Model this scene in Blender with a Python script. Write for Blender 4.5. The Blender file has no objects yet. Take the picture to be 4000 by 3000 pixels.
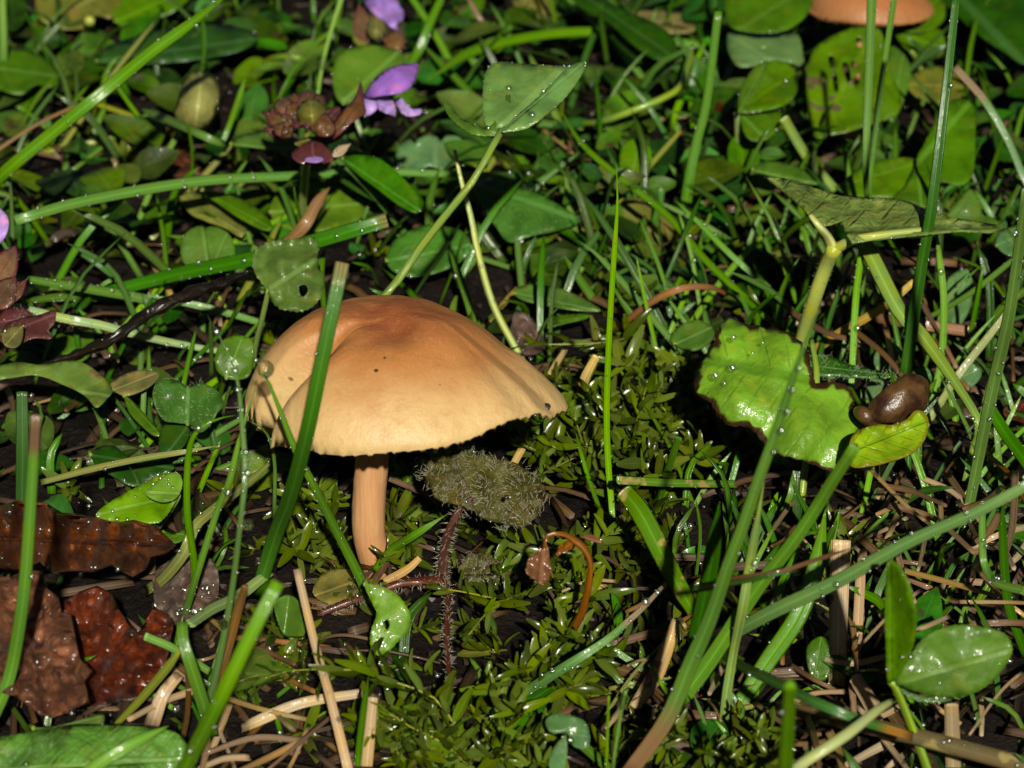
import bpy, bmesh, math, random
from mathutils import Vector, Matrix, noise
from mathutils.geometry import delaunay_2d_cdt
random.seed(11)
R = math.radians
scene = bpy.context.scene
COL = scene.collection
MM = 0.001                      # everything below is written in millimetres

# ------------------------------------------------------------------ camera
PITCH, DIST, FPX = R(28.0), 300.0, 4000 * 300.0 / 116.0
CAM = Vector((0, -DIST * math.cos(PITCH), DIST * math.sin(PITCH)))
FWD = Vector((0, math.cos(PITCH), -math.sin(PITCH)))
UPV = Vector((0, math.sin(PITCH), math.cos(PITCH)))
RGT = Vector((1, 0, 0))
cd = bpy.data.cameras.new('camera'); cam = bpy.data.objects.new('camera', cd); COL.objects.link(cam)
cam.location = CAM * MM
cam.rotation_euler = (math.pi / 2 - PITCH, 0, 0)
cd.sensor_width = 36; cd.lens = 36 * 300.0 / 116.0
cd.clip_start = 0.005; cd.clip_end = 200
cd.dof.use_dof = True; cd.dof.focus_distance = 0.262; cd.dof.aperture_fstop = 58
scene.camera = cam

# ------------------------------------------------------------------ light: dusk sky, one hard frontal key
SUN_EL, SUN_AZ = R(34.5), R(7.0)
w = bpy.data.worlds.new('World'); scene.world = w; w.use_nodes = True
wn = w.node_tree; bg = wn.nodes['Background']
sky = wn.nodes.new('ShaderNodeTexSky'); sky.sky_type = 'NISHITA'; sky.sun_disc = False
sky.sun_elevation = SUN_EL; sky.sun_rotation = math.pi + SUN_AZ
wn.links.new(sky.outputs[0], bg.inputs[0]); bg.inputs[1].default_value = 0.010
sl = bpy.data.lights.new('sun', 'SUN'); sun = bpy.data.objects.new('sun', sl); COL.objects.link(sun)
sl.energy = 5.0; sl.angle = R(1.2); sl.color = (1.0, 0.95, 0.82)
sdir = Vector((math.cos(SUN_EL) * math.sin(SUN_AZ), -math.cos(SUN_EL) * math.cos(SUN_AZ), math.sin(SUN_EL)))
sun.rotation_euler = sdir.to_track_quat('Z', 'Y').to_euler()
sun.location = sdir * 2.0
vs = scene.view_settings
vs.view_transform = 'Standard'; vs.look = 'None'; vs.gamma = 1; vs.exposure = 0.22; vs.use_curve_mapping = False
scene.render.engine = 'CYCLES'
scene.cycles.use_denoising = True
scene.cycles.max_bounces = 5; scene.cycles.transparent_max_bounces = 12
scene.cycles.sample_clamp_indirect = 4; scene.cycles.caustics_reflective = False; scene.cycles.caustics_refractive = False

# ------------------------------------------------------------------ photo point -> place on the meadow
def ray(x, y):
    return FWD + RGT * ((x - 2000) / FPX) + UPV * ((1500 - y) / FPX)
def W(x, y, h=0.0):
    r = ray(x, y); t = (h - CAM.z) / r.z
    return CAM + r * t
def PX(p):
    d = p - CAM; t = d.dot(FWD)
    return 2000 + FPX * d.dot(RGT) / t, 1500 - FPX * d.dot(UPV) / t
def mmpp(p): return (p - CAM).dot(FWD) / FPX
def lerp(a, b, t): return a + (b - a) * t
def rnd(a, b): return random.uniform(a, b)
def gz(x, y):
    v = Vector((x, y, 0))
    return 1.6 * noise.noise(v * 0.035) + 0.8 * noise.noise(v * 0.13) - 0.6

# ------------------------------------------------------------------ mesh helpers
ORG = {}
def finish(name, V, F, mat, parent=None, uv=None, origin=None, smooth=True):
    if origin is None:
        if parent is not None: origin = ORG[parent.name]
        else:
            zmin = min(v.z for v in V); lo = [v for v in V if v.z < zmin + 0.6]
            origin = sum(lo, Vector()) / len(lo)
    me = bpy.data.meshes.new(name)
    me.from_pydata([((v - origin) * MM)[:] for v in V], [], F)
    if uv:
        l = me.uv_layers.new(name='UVMap')
        idx = [0] * len(me.loops); me.loops.foreach_get('vertex_index', idx)
        flat = [c for i in idx for c in uv[i]]
        l.data.foreach_set('uv', flat)
    if smooth: me.polygons.foreach_set('use_smooth', [True] * len(me.polygons))
    me.materials.append(mat); me.update()
    o = bpy.data.objects.new(name, me); COL.objects.link(o)
    if parent is not None:
        o.parent = parent; o.location = (origin - ORG[parent.name]) * MM
    else: o.location = origin * MM
    ORG[o.name] = origin.copy()
    return o
def empty(name, p):
    o = bpy.data.objects.new(name, None); COL.objects.link(o); o.location = p * MM; o.empty_display_size = 0.004
    ORG[o.name] = p.copy(); return o
def tag(o, label=None, cat=None, group=None, kind=None):
    if label: o['label'] = label
    if cat: o['category'] = cat
    if group: o['group'] = group
    if kind: o['kind'] = kind
    return o
def spline(P, n):
    m = len(P)
    if m == 2: return [P[0].lerp(P[1], i / (n - 1)) for i in range(n)]
    Q = [P[0] * 2 - P[1]] + list(P) + [P[-1] * 2 - P[-2]]
    L = [0]
    for i in range(1, m): L.append(L[-1] + max(1e-6, (P[i] - P[i - 1]).length))
    out = []
    k = 0
    for i in range(n):
        s = L[-1] * i / (n - 1)
        while k < m - 2 and s > L[k + 1]: k += 1
        t = (s - L[k]) / (L[k + 1] - L[k])
        a, b, c, d = Q[k], Q[k + 1], Q[k + 2], Q[k + 3]
        out.append(0.5 * ((2 * b) + (c - a) * t + (2 * a - 5 * b + 4 * c - d) * t * t + (3 * b - a - 3 * c + d) * t ** 3))
    return out
def path(pts, h):
    """photo points, root first, with heights h=(root, tip) or one per point -> places"""
    if not isinstance(h, (tuple, list)): h = (h, h)
    if len(h) == 2 and len(pts) != 2:
        L = [0]
        for i in range(1, len(pts)): L.append(L[-1] + math.hypot(pts[i][0] - pts[i-1][0], pts[i][1] - pts[i-1][1]))
        h = [lerp(h[0], h[1], l / L[-1]) for l in L]
    return [W(p[0], p[1], hh) for p, hh in zip(pts, h)]
def prof(w, t):
    if not isinstance(w, (tuple, list)): return w
    if len(w) == 1: return w[0]
    f = t * (len(w) - 1); i = min(int(f), len(w) - 2)
    return lerp(w[i], w[i + 1], f - i)
def strip(C, wid, face=0.75, roll=0.0, fold=0.25, thick=0.16, tip='point', uoff=0.0, lean=None):
    """a grass blade: closed keeled section swept along C; wid(t) full width in mm"""
    V, F, U = [], [], []
    n = len(C); s_top = (-1, -0.5, 0, 0.5, 1); s_bot = (0.5, 0, -0.5)
    fr = []
    for i, c in enumerate(C):
        t = i / (n - 1)
        T = (C[min(i + 1, n - 1)] - C[max(i - 1, 0)]).normalized()
        v = (CAM - c).normalized()
        N0 = (v * face + Vector((0, 0, 1)) * (1 - face)).normalized()
        side = T.cross(N0)
        if side.length < 1e-4: side = RGT.copy()
        side.normalize(); N = side.cross(T).normalized()
        a = prof(roll, t); ca, sa = math.cos(a), math.sin(a)
        side, N = side * ca + N * sa, N * ca - side * sa
        wd = wid(t)
        if tip == 'point': wd *= min(1, (1 - t) / 0.22 + 0.03) ** 0.8
        hw = wd / 2
        th = thick * min(1, hw / 0.35 + 0.2)
        fr.append((c, side, N, hw))
        for s in s_top:
            V.append(c + side * (s * hw) + N * (fold * abs(s) ** 1.4 * hw - 0.0)); U.append(((s + 1) / 2, t))
        for s in s_bot:
            V.append(c + side * (s * hw) + N * (fold * abs(s) ** 1.4 * hw - th * (1.6 if s == 0 else 1))); U.append(((s + 1) / 2, t))
    for i in range(n - 1):
        for j in range(8):
            a, b = i * 8 + j, i * 8 + (j + 1) % 8
            F.append((a, b, b + 8, a + 8))
    F.append(tuple(range(7, -1, -1))); F.append(tuple((n - 1) * 8 + j for j in range(8)))
    return V, F, U, fr
def tubem(C, rad, k=7, bump=0.0):
    V, F, U = [], [], []
    n = len(C); ref = Vector((0.3, 0.2, 1)).normalized()
    for i, c in enumerate(C):
        t = i / (n - 1)
        T = (C[min(i + 1, n - 1)] - C[max(i - 1, 0)]).normalized()
        a = T.cross(ref)
        if a.length < 1e-3: a = T.cross(RGT)
        a.normalize(); b = T.cross(a).normalized(); ref = b.cross(T) * -1 if False else ref
        r = rad(t)
        for j in range(k):
            q = 2 * math.pi * j / k
            rr = r * (1 + bump * noise.noise(c * 0.7 + Vector((j * 1.7, 0, 0))))
            V.append(c + a * (math.cos(q) * rr) + b * (math.sin(q) * rr)); U.append((j / k, t))
    for i in range(n - 1):
        for j in range(k):
            a, b = i * k + j, i * k + (j + 1) % k
            F.append((a, b, b + k, a + k))
    F.append(tuple(range(k - 1, -1, -1))); F.append(tuple((n - 1) * k + j for j in range(k)))
    return V, F, U
_b = bmesh.new(); bmesh.ops.create_icosphere(_b, subdivisions=2, radius=1)
_b.verts.ensure_lookup_table(); BALLV = [v.co.copy() for v in _b.verts]; BALLF = [tuple(v.index for v in f.verts) for f in _b.faces]; _b.free()
def ball(V, F, c, N, r, flat=0.75):
    N = N.normalized(); a = N.orthogonal().normalized(); b = N.cross(a); o = len(V)
    for p in BALLV: V.append(c + a * (p.x * r) + b * (p.y * r) + N * (p.z * r * flat))
    for f in BALLF: F.append(tuple(i + o for i in f))
def dew_on(parent, spots):
    """small drops sitting on a thing: one part, too small to pick apart"""
    if not spots: return
    V, F = [], []
    for c, N, r in spots: ball(V, F, c + N * (r * 0.45), N, r)
    o = finish('dew', V, F, M['water'], parent); o['kind'] = 'stuff'; return o
def fresh_r(): return min(0.42, 0.088 * math.exp(random.gauss(0.35, 0.5)))

# ------------------------------------------------------------------ materials
M = {}
def nodes(name):
    m = bpy.data.materials.new(name); m.use_nodes = True; nt = m.node_tree
    M[name] = m; return m, nt, nt.nodes['Principled BSDF'], nt.nodes['Material Output']
def nd(nt, t, **k):
    n = nt.nodes.new(t)
    for a, b in k.items(): setattr(n, a, b)
    return n
def put(nt, sock, v):
    if hasattr(v, 'is_output') : nt.links.new(v, sock)
    elif isinstance(v, (tuple, list)) and len(v) == 3 and sock.type == 'RGBA': sock.default_value = (*v, 1)
    else: sock.default_value = v
def mixc(nt, f, a, b, bt='MIX'):
    n = nd(nt, 'ShaderNodeMix', data_type='RGBA', blend_type=bt); n.clamp_factor = True
    put(nt, n.inputs[0], f); put(nt, n.inputs[6], a); put(nt, n.inputs[7], b); return n.outputs[2]
def mth(nt, op, a, b=0.0, c=None, clamp=False):
    n = nd(nt, 'ShaderNodeMath', operation=op); n.use_clamp = clamp
    put(nt, n.inputs[0], a); put(nt, n.inputs[1], b)
    if c is not None: put(nt, n.inputs[2], c)
    return n.outputs[0]
def rng(nt, v, a, b, c=0.0, d=1.0):
    n = nd(nt, 'ShaderNodeMapRange', interpolation_type='SMOOTHSTEP'); put(nt, n.inputs[0], v)
    for i, q in zip((1, 2, 3, 4), (a, b, c, d)): n.inputs[i].default_value = q
    return n.outputs[0]
def noi(nt, scale, detail=3.0, rough=0.55, vec=None, dist=0.0):
    n = nd(nt, 'ShaderNodeTexNoise'); n.inputs['Scale'].default_value = scale; n.inputs['Detail'].default_value = detail
    n.inputs['Roughness'].default_value = rough; n.inputs['Distortion'].default_value = dist
    if vec is None: vec = nd(nt, 'ShaderNodeTexCoord').outputs['Object']
    nt.links.new(vec, n.inputs['Vector']); return n.outputs['Fac']
def uvs(nt):
    s = nd(nt, 'ShaderNodeSeparateXYZ'); nt.links.new(nd(nt, 'ShaderNodeUVMap').outputs[0], s.inputs[0]); return s.outputs[0], s.outputs[1]
def vary(nt, col, hue=0.025, val=0.3, sat=0.15):
    oi = mth(nt, 'FRACT', mth(nt, 'ADD', nd(nt, 'ShaderNodeObjectInfo').outputs['Random'], nd(nt, 'ShaderNodeNewGeometry').outputs['Random Per Island']))
    h = nd(nt, 'ShaderNodeHueSaturation'); put(nt, h.inputs['Color'], col)
    put(nt, h.inputs['Hue'], mth(nt, 'MULTIPLY_ADD', oi, 2 * hue, 0.5 - hue))
    o2 = mth(nt, 'FRACT', mth(nt, 'MULTIPLY', oi, 17.3)); put(nt, h.inputs['Value'], mth(nt, 'MULTIPLY_ADD', o2, 2 * val, 1 - val))
    o3 = mth(nt, 'FRACT', mth(nt, 'MULTIPLY', oi, 7.7)); put(nt, h.inputs['Saturation'], mth(nt, 'MULTIPLY_ADD', o3, 2 * sat, 1 - sat))
    return h.outputs[0]
def bump(nt, bs, height, dist, strength=1.0):
    b = nd(nt, 'ShaderNodeBump'); b.inputs['Distance'].default_value = dist * MM; b.inputs['Strength'].default_value = strength
    put(nt, b.inputs['Height'], height); nt.links.new(b.outputs[0], bs.inputs['Normal'])
    return b.outputs[0]
def thin(nt, bs, out, col, f=0.2, nrm=None):
    t = nd(nt, 'ShaderNodeBsdfTranslucent'); put(nt, t.inputs[0], col)
    if nrm: nt.links.new(nrm, t.inputs['Normal'])
    m = nd(nt, 'ShaderNodeMixShader'); m.inputs[0].default_value = f
    nt.links.new(bs.outputs[0], m.inputs[1]); nt.links.new(t.outputs[0], m.inputs[2]); nt.links.new(m.outputs[0], out.inputs[0])
def wet(nt, bs, amount=0.4, scale=1700, dist=0.09):
    b = nd(nt, 'ShaderNodeBump'); b.inputs['Distance'].default_value = dist * MM; put(nt, b.inputs['Height'], noi(nt, scale, 2))
    nt.links.new(b.outputs[0], bs.inputs['Coat Normal']); bs.inputs['Coat Weight'].default_value = amount; bs.inputs['Coat Roughness'].default_value = 0.10; bs.inputs['Coat IOR'].default_value = 1.4
def surf(bs, rough=0.4, spec=0.5, coat=0.0):
    bs.inputs['Roughness'].default_value = rough; bs.inputs['Specular IOR Level'].default_value = spec
    bs.inputs['Coat Weight'].default_value = coat; bs.inputs['Coat Roughness'].default_value = 0.12

def grassmat(name, col, tip=None, tip0=0.9, base=None, base1=0.12, rough=0.36, freq=22, spots=None, tr=0.22, hue=0.006, val=0.12, stripe=0.3):
    m, nt, bs, out = nodes(name)
    u, v = uvs(nt)
    st = mth(nt, 'MULTIPLY_ADD', mth(nt, 'SINE', mth(nt, 'MULTIPLY', u, freq)), 0.5, 0.5)
    n1 = noi(nt, 260, 4); n2 = noi(nt, 1500, 3)
    c = mixc(nt, mth(nt, 'MULTIPLY', st, stripe), tuple(q * 0.9 for q in col), tuple(min(1, q * 1.35 + 0.006) for q in col))
    c = mixc(nt, rng(nt, n1, 0.35, 0.7), c, mixc(nt, 1.0, c, (1.25, 1.05, 0.62), 'MULTIPLY'))
    c = mixc(nt, rng(nt, n2, 0.62, 0.8, 0, 0.35), c, (0.20, 0.20, 0.07))
    rib = rng(nt, mth(nt, 'ABSOLUTE', mth(nt, 'SUBTRACT', u, 0.5)), 0.03, 0.09, 0.55, 0.0)
    c = mixc(nt, rib, c, tuple(min(1, q * 1.8 + 0.02) for q in col))
    c = vary(nt, c, hue, val)
    if spots: c = mixc(nt, rng(nt, noi(nt, 420, 2), 0.6, 0.68), c, spots)
    vj = mth(nt, 'ADD', v, mth(nt, 'MULTIPLY', mth(nt, 'SUBTRACT', n1, 0.5), 0.05))
    if tip: c = mixc(nt, rng(nt, vj, tip0 - 0.03, tip0 + 0.03), c, mixc(nt, st, tip, tuple(q * 0.6 for q in tip)))
    if base: c = mixc(nt, rng(nt, vj, base1 * 0.6, base1 * 1.4, 1, 0), c, base)
    put(nt, bs.inputs['Base Color'], c); surf(bs, rough, 0.35)
    nb = bump(nt, bs, mth(nt, 'ADD', st, mth(nt, 'MULTIPLY', n2, 1.5)), 0.035, 0.7); wet(nt, bs, 0.3)
    thin(nt, bs, out, c, tr, nb); return m
def leafmat(name, col, vein=None, sidev=0.28, under=None, edge=None, spots=None, spotlim=(0.62, 0.68), freq=11, slope=0.9, rough=0.44, tr=0.2, relief=0.10, mott=0.35, val=0.10, hue=0.006, coat=0.0, spotscale=330, net=0.0, netscale=800, spec=0.25, ribw=0.8, wetness=0.3):
    m, nt, bs, out = nodes(name)
    u, v = uvs(nt)
    a = mth(nt, 'ABSOLUTE', mth(nt, 'SUBTRACT', u, 0.5))
    n1 = noi(nt, 220, 4, dist=0.4); n2 = noi(nt, 1300, 3); n3 = noi(nt, 520, 3)
    ph = mth(nt, 'MULTIPLY', mth(nt, 'ADD', mth(nt, 'SUBTRACT', v, mth(nt, 'MULTIPLY', a, slope)), mth(nt, 'MULTIPLY', n1, 0.07)), freq)
    tri = mth(nt, 'MULTIPLY', mth(nt, 'ABSOLUTE', mth(nt, 'SUBTRACT', mth(nt, 'FRACT', ph), 0.5)), 2.0)
    side = rng(nt, tri, 0.80, 0.98)
    rib = rng(nt, a, 0.012, 0.045, 1, 0)
    vv = mth(nt, 'MAXIMUM', mth(nt, 'MULTIPLY', rib, ribw), mth(nt, 'MULTIPLY', side, mth(nt, 'MULTIPLY', rng(nt, n3, 0.35, 0.65), sidev)))
    vein = vein or tuple(min(1, q * 1.7 + 0.03) for q in col)
    dk = tuple(q * (1 - mott) for q in col)
    c = mixc(nt, rng(nt, n1, 0.3, 0.7), dk, tuple(min(1, q * (1 + mott * 0.6)) for q in col))
    c = mixc(nt, rng(nt, n3, 0.5, 0.72, 0, 0.5), c, tuple(min(1, x) for x in (col[0] * 1.7 + 0.015, col[1] * 1.1, col[2] * 0.7)))
    c = mixc(nt, mth(nt, 'MULTIPLY', vv, 0.7), c, vein)
    vd = None
    if net:
        vo = nd(nt, 'ShaderNodeTexVoronoi', feature='DISTANCE_TO_EDGE'); vo.inputs['Scale'].default_value = netscale
        wv = nd(nt, 'ShaderNodeVectorMath', operation='ADD'); nt.links.new(nd(nt, 'ShaderNodeTexCoord').outputs['Object'], wv.inputs[0])
        nz = nd(nt, 'ShaderNodeTexNoise'); nz.inputs['Scale'].default_value = 300; sc_ = nd(nt, 'ShaderNodeVectorMath', operation='SCALE'); nt.links.new(nz.outputs['Color'], sc_.inputs[0]); sc_.inputs['Scale'].default_value = 0.0022; nt.links.new(sc_.outputs[0], wv.inputs[1]); nt.links.new(wv.outputs[0], vo.inputs['Vector'])
        vd = rng(nt, vo.outputs['Distance'], 0.0, 0.09, 1, 0)
        c = mixc(nt, mth(nt, 'MULTIPLY', vd, net), c, vein)
    c = vary(nt, c, hue, val, 0.1)
    if edge:
        at = nd(nt, 'ShaderNodeAttribute'); at.attribute_name = 'rim'
        ev = rng(nt, mth(nt, 'MULTIPLY', at.outputs['Fac'], mth(nt, 'MULTIPLY_ADD', n1, 2.4, -0.25)), 0.25, 0.6)
        c = mixc(nt, ev, c, edge)
    if spots: c = mixc(nt, rng(nt, noi(nt, spotscale, 2.5), *spotlim), c, spots)
    put(nt, bs.inputs['Base Color'], c); surf(bs, rough, spec, coat)
    hgt = mth(nt, 'ADD', mth(nt, 'MULTIPLY', vv, -0.8), mth(nt, 'MULTIPLY', n3, 2.0))
    if vd is not None: hgt = mth(nt, 'ADD', mth(nt, 'MULTIPLY', n3, 0.5), mth(nt, 'ADD', mth(nt, 'MULTIPLY', vv, -0.9), mth(nt, 'ADD', mth(nt, 'MULTIPLY', vd, -0.5 * min(1, net * 2)), mth(nt, 'MULTIPLY', n1, 3.0))))
    nb = bump(nt, bs, mth(nt, 'ADD', hgt, mth(nt, 'MULTIPLY', n2, 0.8)), relief, 0.8); wet(nt, bs, wetness)
    thin(nt, bs, out, c, tr, nb); return m

grassmat('grass_mid', (0.072, 0.190, 0.007))
grassmat('grass_blue', (0.082, 0.195, 0.026), tr=0.15)
grassmat('grass_bright', (0.120, 0.29, 0.010))
grassmat('grass_dark', (0.026, 0.105, 0.003))
grassmat('grass_pale', (0.20, 0.32, 0.085), rough=0.3)
grassmat('grass_yellow', (0.20, 0.24, 0.040))
grassmat('grass_dry_tip', (0.075, 0.20, 0.030), tip=(0.30, 0.22, 0.12), tip0=0.72)
grassmat('grass_cut_tip', (0.085, 0.22, 0.022), tip=(0.45, 0.38, 0.24), tip0=0.965)
grassmat('grass_dark_cut', (0.034, 0.140, 0.004), tip=(0.30, 0.25, 0.10), tip0=0.975)
grassmat('grass_brown_tip', (0.10, 0.24, 0.025), tip=(0.22, 0.13, 0.07), tip0=0.90)
grassmat('grass_orange_tip', (0.030, 0.115, 0.010), tip=(0.42, 0.20, 0.03), tip0=0.90)
grassmat('grass_brown_base', (0.070, 0.19, 0.020), base=(0.22, 0.125, 0.055), base1=0.15)
grassmat('grass_spotted', (0.085, 0.20, 0.020), spots=(0.38, 0.27, 0.09))
grassmat('grass_white', (0.24, 0.34, 0.16), rough=0.22, tr=0.1)
grassmat('straw_tan', (0.29, 0.205, 0.11), rough=0.5, freq=40, stripe=0.8, tr=0.05, hue=0.012, val=0.3)
grassmat('straw_pale', (0.37, 0.28, 0.17), rough=0.45, freq=60, stripe=0.8, tr=0.05, spots=(0.16, 0.09, 0.05))
grassmat('straw_brown', (0.14, 0.078, 0.036), rough=0.45, freq=40, stripe=0.8, tr=0.05, hue=0.012, val=0.35)
grassmat('straw_orange', (0.135, 0.062, 0.018), rough=0.4, freq=26, stripe=0.8, tr=0.1)
grassmat('straw_yellow', (0.38, 0.27, 0.085), rough=0.4, freq=26, stripe=0.8, tr=0.08)
grassmat('stalk_green', (0.17, 0.27, 0.050), rough=0.32, freq=14, tr=0.08)
grassmat('stalk_pale', (0.30, 0.36, 0.12), rough=0.3, freq=14, tr=0.08)
grassmat('stalk_fresh', (0.14, 0.32, 0.015), rough=0.3, freq=14, tr=0.12)
grassmat('stalk_olive', (0.12, 0.095, 0.028), rough=0.4, freq=20, tr=0.05, spots=(0.26, 0.21, 0.07))
grassmat('stem_red', (0.055, 0.017, 0.011), rough=0.4, freq=16, tr=0.03)
grassmat('twig_black', (0.009, 0.006, 0.005), rough=0.3, freq=50, tr=0.0)
grassmat('withered', (0.15, 0.058, 0.014), rough=0.28, freq=20, tr=0.1)

leafmat('clover', (0.068, 0.160, 0.006), vein=(0.11, 0.21, 0.02), freq=16, slope=1.1)
leafmat('clover_light', (0.135, 0.27, 0.014), vein=(0.20, 0.35, 0.06), freq=16, slope=1.1)
leafmat('clover_pale', (0.105, 0.205, 0.055), vein=(0.16, 0.27, 0.09), freq=16, slope=1.1, tr=0.12)
leafmat('clover_blue', (0.070, 0.165, 0.045), vein=(0.11, 0.22, 0.08), freq=14, slope=1.1, tr=0.12)
leafmat('clover_spotted', (0.068, 0.155, 0.006), vein=(0.12, 0.22, 0.02), freq=18, slope=1.1, spots=(0.10, 0.075, 0.03), spotlim=(0.66, 0.70), spotscale=190)
leafmat('leaf_dark', (0.020, 0.072, 0.006), freq=9)  # dark green, lowered further in place of flash light fading with distance
leafmat('leaf_mid', (0.062, 0.150, 0.005), freq=9)
leafmat('leaf_green', (0.040, 0.145, 0.006), freq=8, relief=0.18)
leafmat('leaf_bitten', (0.085, 0.155, 0.018), freq=8, spots=(0.16, 0.10, 0.04), spotlim=(0.64, 0.68))
leafmat('leaf_yellow', (0.135, 0.150, 0.014), freq=8, spots=(0.20, 0.12, 0.03), spotlim=(0.6, 0.75))
leafmat('leaf_olive', (0.17, 0.16, 0.035), freq=8, mott=0.5)
leafmat('leaf_lime', sidev=0.6, col=(0.150, 0.335, 0.0005), vein=(0.06, 0.18, 0.0005), edge=(0.045, 0.022, 0.008), freq=5, slope=0.7, relief=0.20, rough=0.38, tr=0.25, val=0.0, hue=0.0)
leafmat('leaf_lime_lobe', sidev=0.6, col=(0.20, 0.34, 0.001), vein=(0.11, 0.22, 0.001), edge=(0.17, 0.17, 0.004), freq=5, slope=0.7, relief=0.25, rough=0.32, val=0.0, hue=0.0)
leafmat('leaf_crinkled', sidev=0.8, col=(0.125, 0.19, 0.032), vein=(0.045, 0.085, 0.015), freq=7, slope=0.6, relief=0.5, rough=0.5, tr=0.1)
leafmat('leaf_ribbed', sidev=0.7, col=(0.085, 0.20, 0.030), vein=(0.22, 0.36, 0.10), freq=13, slope=0.4, relief=0.45, mott=0.5)
leafmat('leaf_fuzzy', wetness=0.0, col=(0.070, 0.068, 0.014), vein=(0.05, 0.045, 0.02), freq=6, relief=0.35, rough=0.5, mott=0.5)
leafmat('dead_brown', net=0.6, col=(0.150, 0.047, 0.016), vein=(0.04, 0.010, 0.005), val=0.06, freq=7, relief=0.5, rough=0.42, mott=0.65, spots=(0.035, 0.014, 0.012), spotlim=(0.57, 0.68), tr=0.04)
leafmat('dead_tan', net=0.5, col=(0.185, 0.058, 0.020), vein=(0.06, 0.016, 0.007), val=0.06, freq=9, slope=0.5, relief=0.5, rough=0.40, mott=0.6, spots=(0.05, 0.018, 0.015), spotlim=(0.58, 0.70), tr=0.04)
leafmat('dead_red', net=0.3, col=(0.150, 0.024, 0.005), vein=(0.08, 0.015, 0.005), val=0.06, freq=5, relief=0.5, rough=0.36, mott=0.75, spots=(0.018, 0.006, 0.005), spotlim=(0.5, 0.66), tr=0.06)
leafmat('dead_grey', net=0.5, col=(0.16, 0.11, 0.085), vein=(0.07, 0.04, 0.03), freq=9, relief=0.5, rough=0.38, mott=0.6, tr=0.03)
leafmat('bract_brown', (0.13, 0.070, 0.028), vein=(0.12, 0.04, 0.03), freq=6, rough=0.4, mott=0.45, edge=(0.12, 0.03, 0.035), tr=0.12)
leafmat('bract_purple', (0.085, 0.028, 0.028), freq=6, rough=0.4, mott=0.45, tr=0.08)
leafmat('petal', sidev=0.0, ribw=0.15, col=(0.36, 0.19, 0.60), vein=(0.26, 0.11, 0.50), freq=4, rough=0.35, mott=0.3, tr=0.25, relief=0.08, hue=0.01)
leafmat('petal_light', sidev=0.0, ribw=0.1, col=(0.50, 0.33, 0.72), vein=(0.33, 0.17, 0.58), freq=4, rough=0.35, mott=0.2, tr=0.25, relief=0.08, hue=0.01)
leafmat('moss_leaf', (0.165, 0.245, 0.014), vein=(0.34, 0.37, 0.06), sidev=0.0, freq=2, rough=0.22, tr=0.6, relief=0.05, val=0.55, hue=0.02)
grassmat('moss_stem', (0.20, 0.22, 0.03), rough=0.3, tr=0.15)

def simple(name, col, rough, spec=0.5):
    m, nt, bs, out = nodes(name); n = noi(nt, 900, 3)
    put(nt, bs.inputs['Base Color'], mixc(nt, n, tuple(q * 0.7 for q in col), tuple(min(1, q * 1.3) for q in col))); surf(bs, rough, spec); return m
simple('hair', (0.30, 0.275, 0.20), 0.2)
simple('hair_green', (0.22, 0.30, 0.13), 0.25)
simple('speck', (0.02, 0.014, 0.012), 0.5)
simple('grit', (0.032, 0.020, 0.015), 0.3)
m, nt, bs, out = nodes('water')
fz = nd(nt, 'ShaderNodeFresnel'); fz.inputs[0].default_value = 1.33
gl = nd(nt, 'ShaderNodeBsdfGlossy'); gl.inputs['Roughness'].default_value = 0.24
tp = nd(nt, 'ShaderNodeBsdfTransparent'); tp.inputs[0].default_value = (0.93, 0.97, 0.90, 1)
mx = nd(nt, 'ShaderNodeMixShader'); nt.links.new(mth(nt, 'MINIMUM', mth(nt, 'MAXIMUM', fz.outputs[0], 0.2), 0.3), mx.inputs[0])
nt.links.new(tp.outputs[0], mx.inputs[1]); nt.links.new(gl.outputs[0], mx.inputs[2]); nt.links.new(mx.outputs[0], out.inputs[0])

def capmat(name, a, b, c, dark):
    m, nt, bs, out = nodes(name); u, v = uvs(nt)
    n1 = noi(nt, 110, 4, dist=0.6); n2 = noi(nt, 900, 4); n3 = noi(nt, 3500, 2)
    t = mth(nt, 'ADD', v, mth(nt, 'MULTIPLY', mth(nt, 'SUBTRACT', n1, 0.5), 0.42))
    col = mixc(nt, rng(nt, t, 0.12, 0.60), a, b)
    col = mixc(nt, rng(nt, t, 0.52, 1.0), col, c)
    n4 = noi(nt, 330, 5, 0.65, dist=0.8)
    col = mixc(nt, rng(nt, n4, 0.45, 0.8, 0, 0.3), col, dark)
    col = mixc(nt, rng(nt, n2, 0.5, 0.8, 0, 0.35), col, dark)
    col = mixc(nt, rng(nt, n3, 0.5, 0.75, 0, 0.18), col, c)
    col = mixc(nt, rng(nt, noi(nt, 240, 2), 0.76, 0.79, 0, 0.8), col, (0.05, 0.025, 0.012))
    put(nt, bs.inputs['Base Color'], col); surf(bs, 0.46, 0.32)
    bs.inputs['Subsurface Weight'].default_value = 0.22; bs.inputs['Subsurface Radius'].default_value = (1.0, 0.45, 0.2); bs.inputs['Subsurface Scale'].default_value = 0.0012
    bump(nt, bs, mth(nt, 'ADD', mth(nt, 'MULTIPLY', n2, 1.0), mth(nt, 'ADD', mth(nt, 'MULTIPLY', n3, 0.4), mth(nt, 'MULTIPLY', n4, 1.5))), 0.12, 0.8); return m
capmat('cap_skin', (0.255, 0.074, 0.024), (0.385, 0.158, 0.045), (0.54, 0.370, 0.160), (0.35, 0.140, 0.040))
capmat('cap_orange', (0.26, 0.07, 0.018), (0.30, 0.10, 0.028), (0.33, 0.14, 0.05), (0.22, 0.06, 0.02))  # tones lowered to paint in the shade on the half hidden cap
m, nt, bs, out = nodes('stem_skin'); u, v = uvs(nt)
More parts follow.
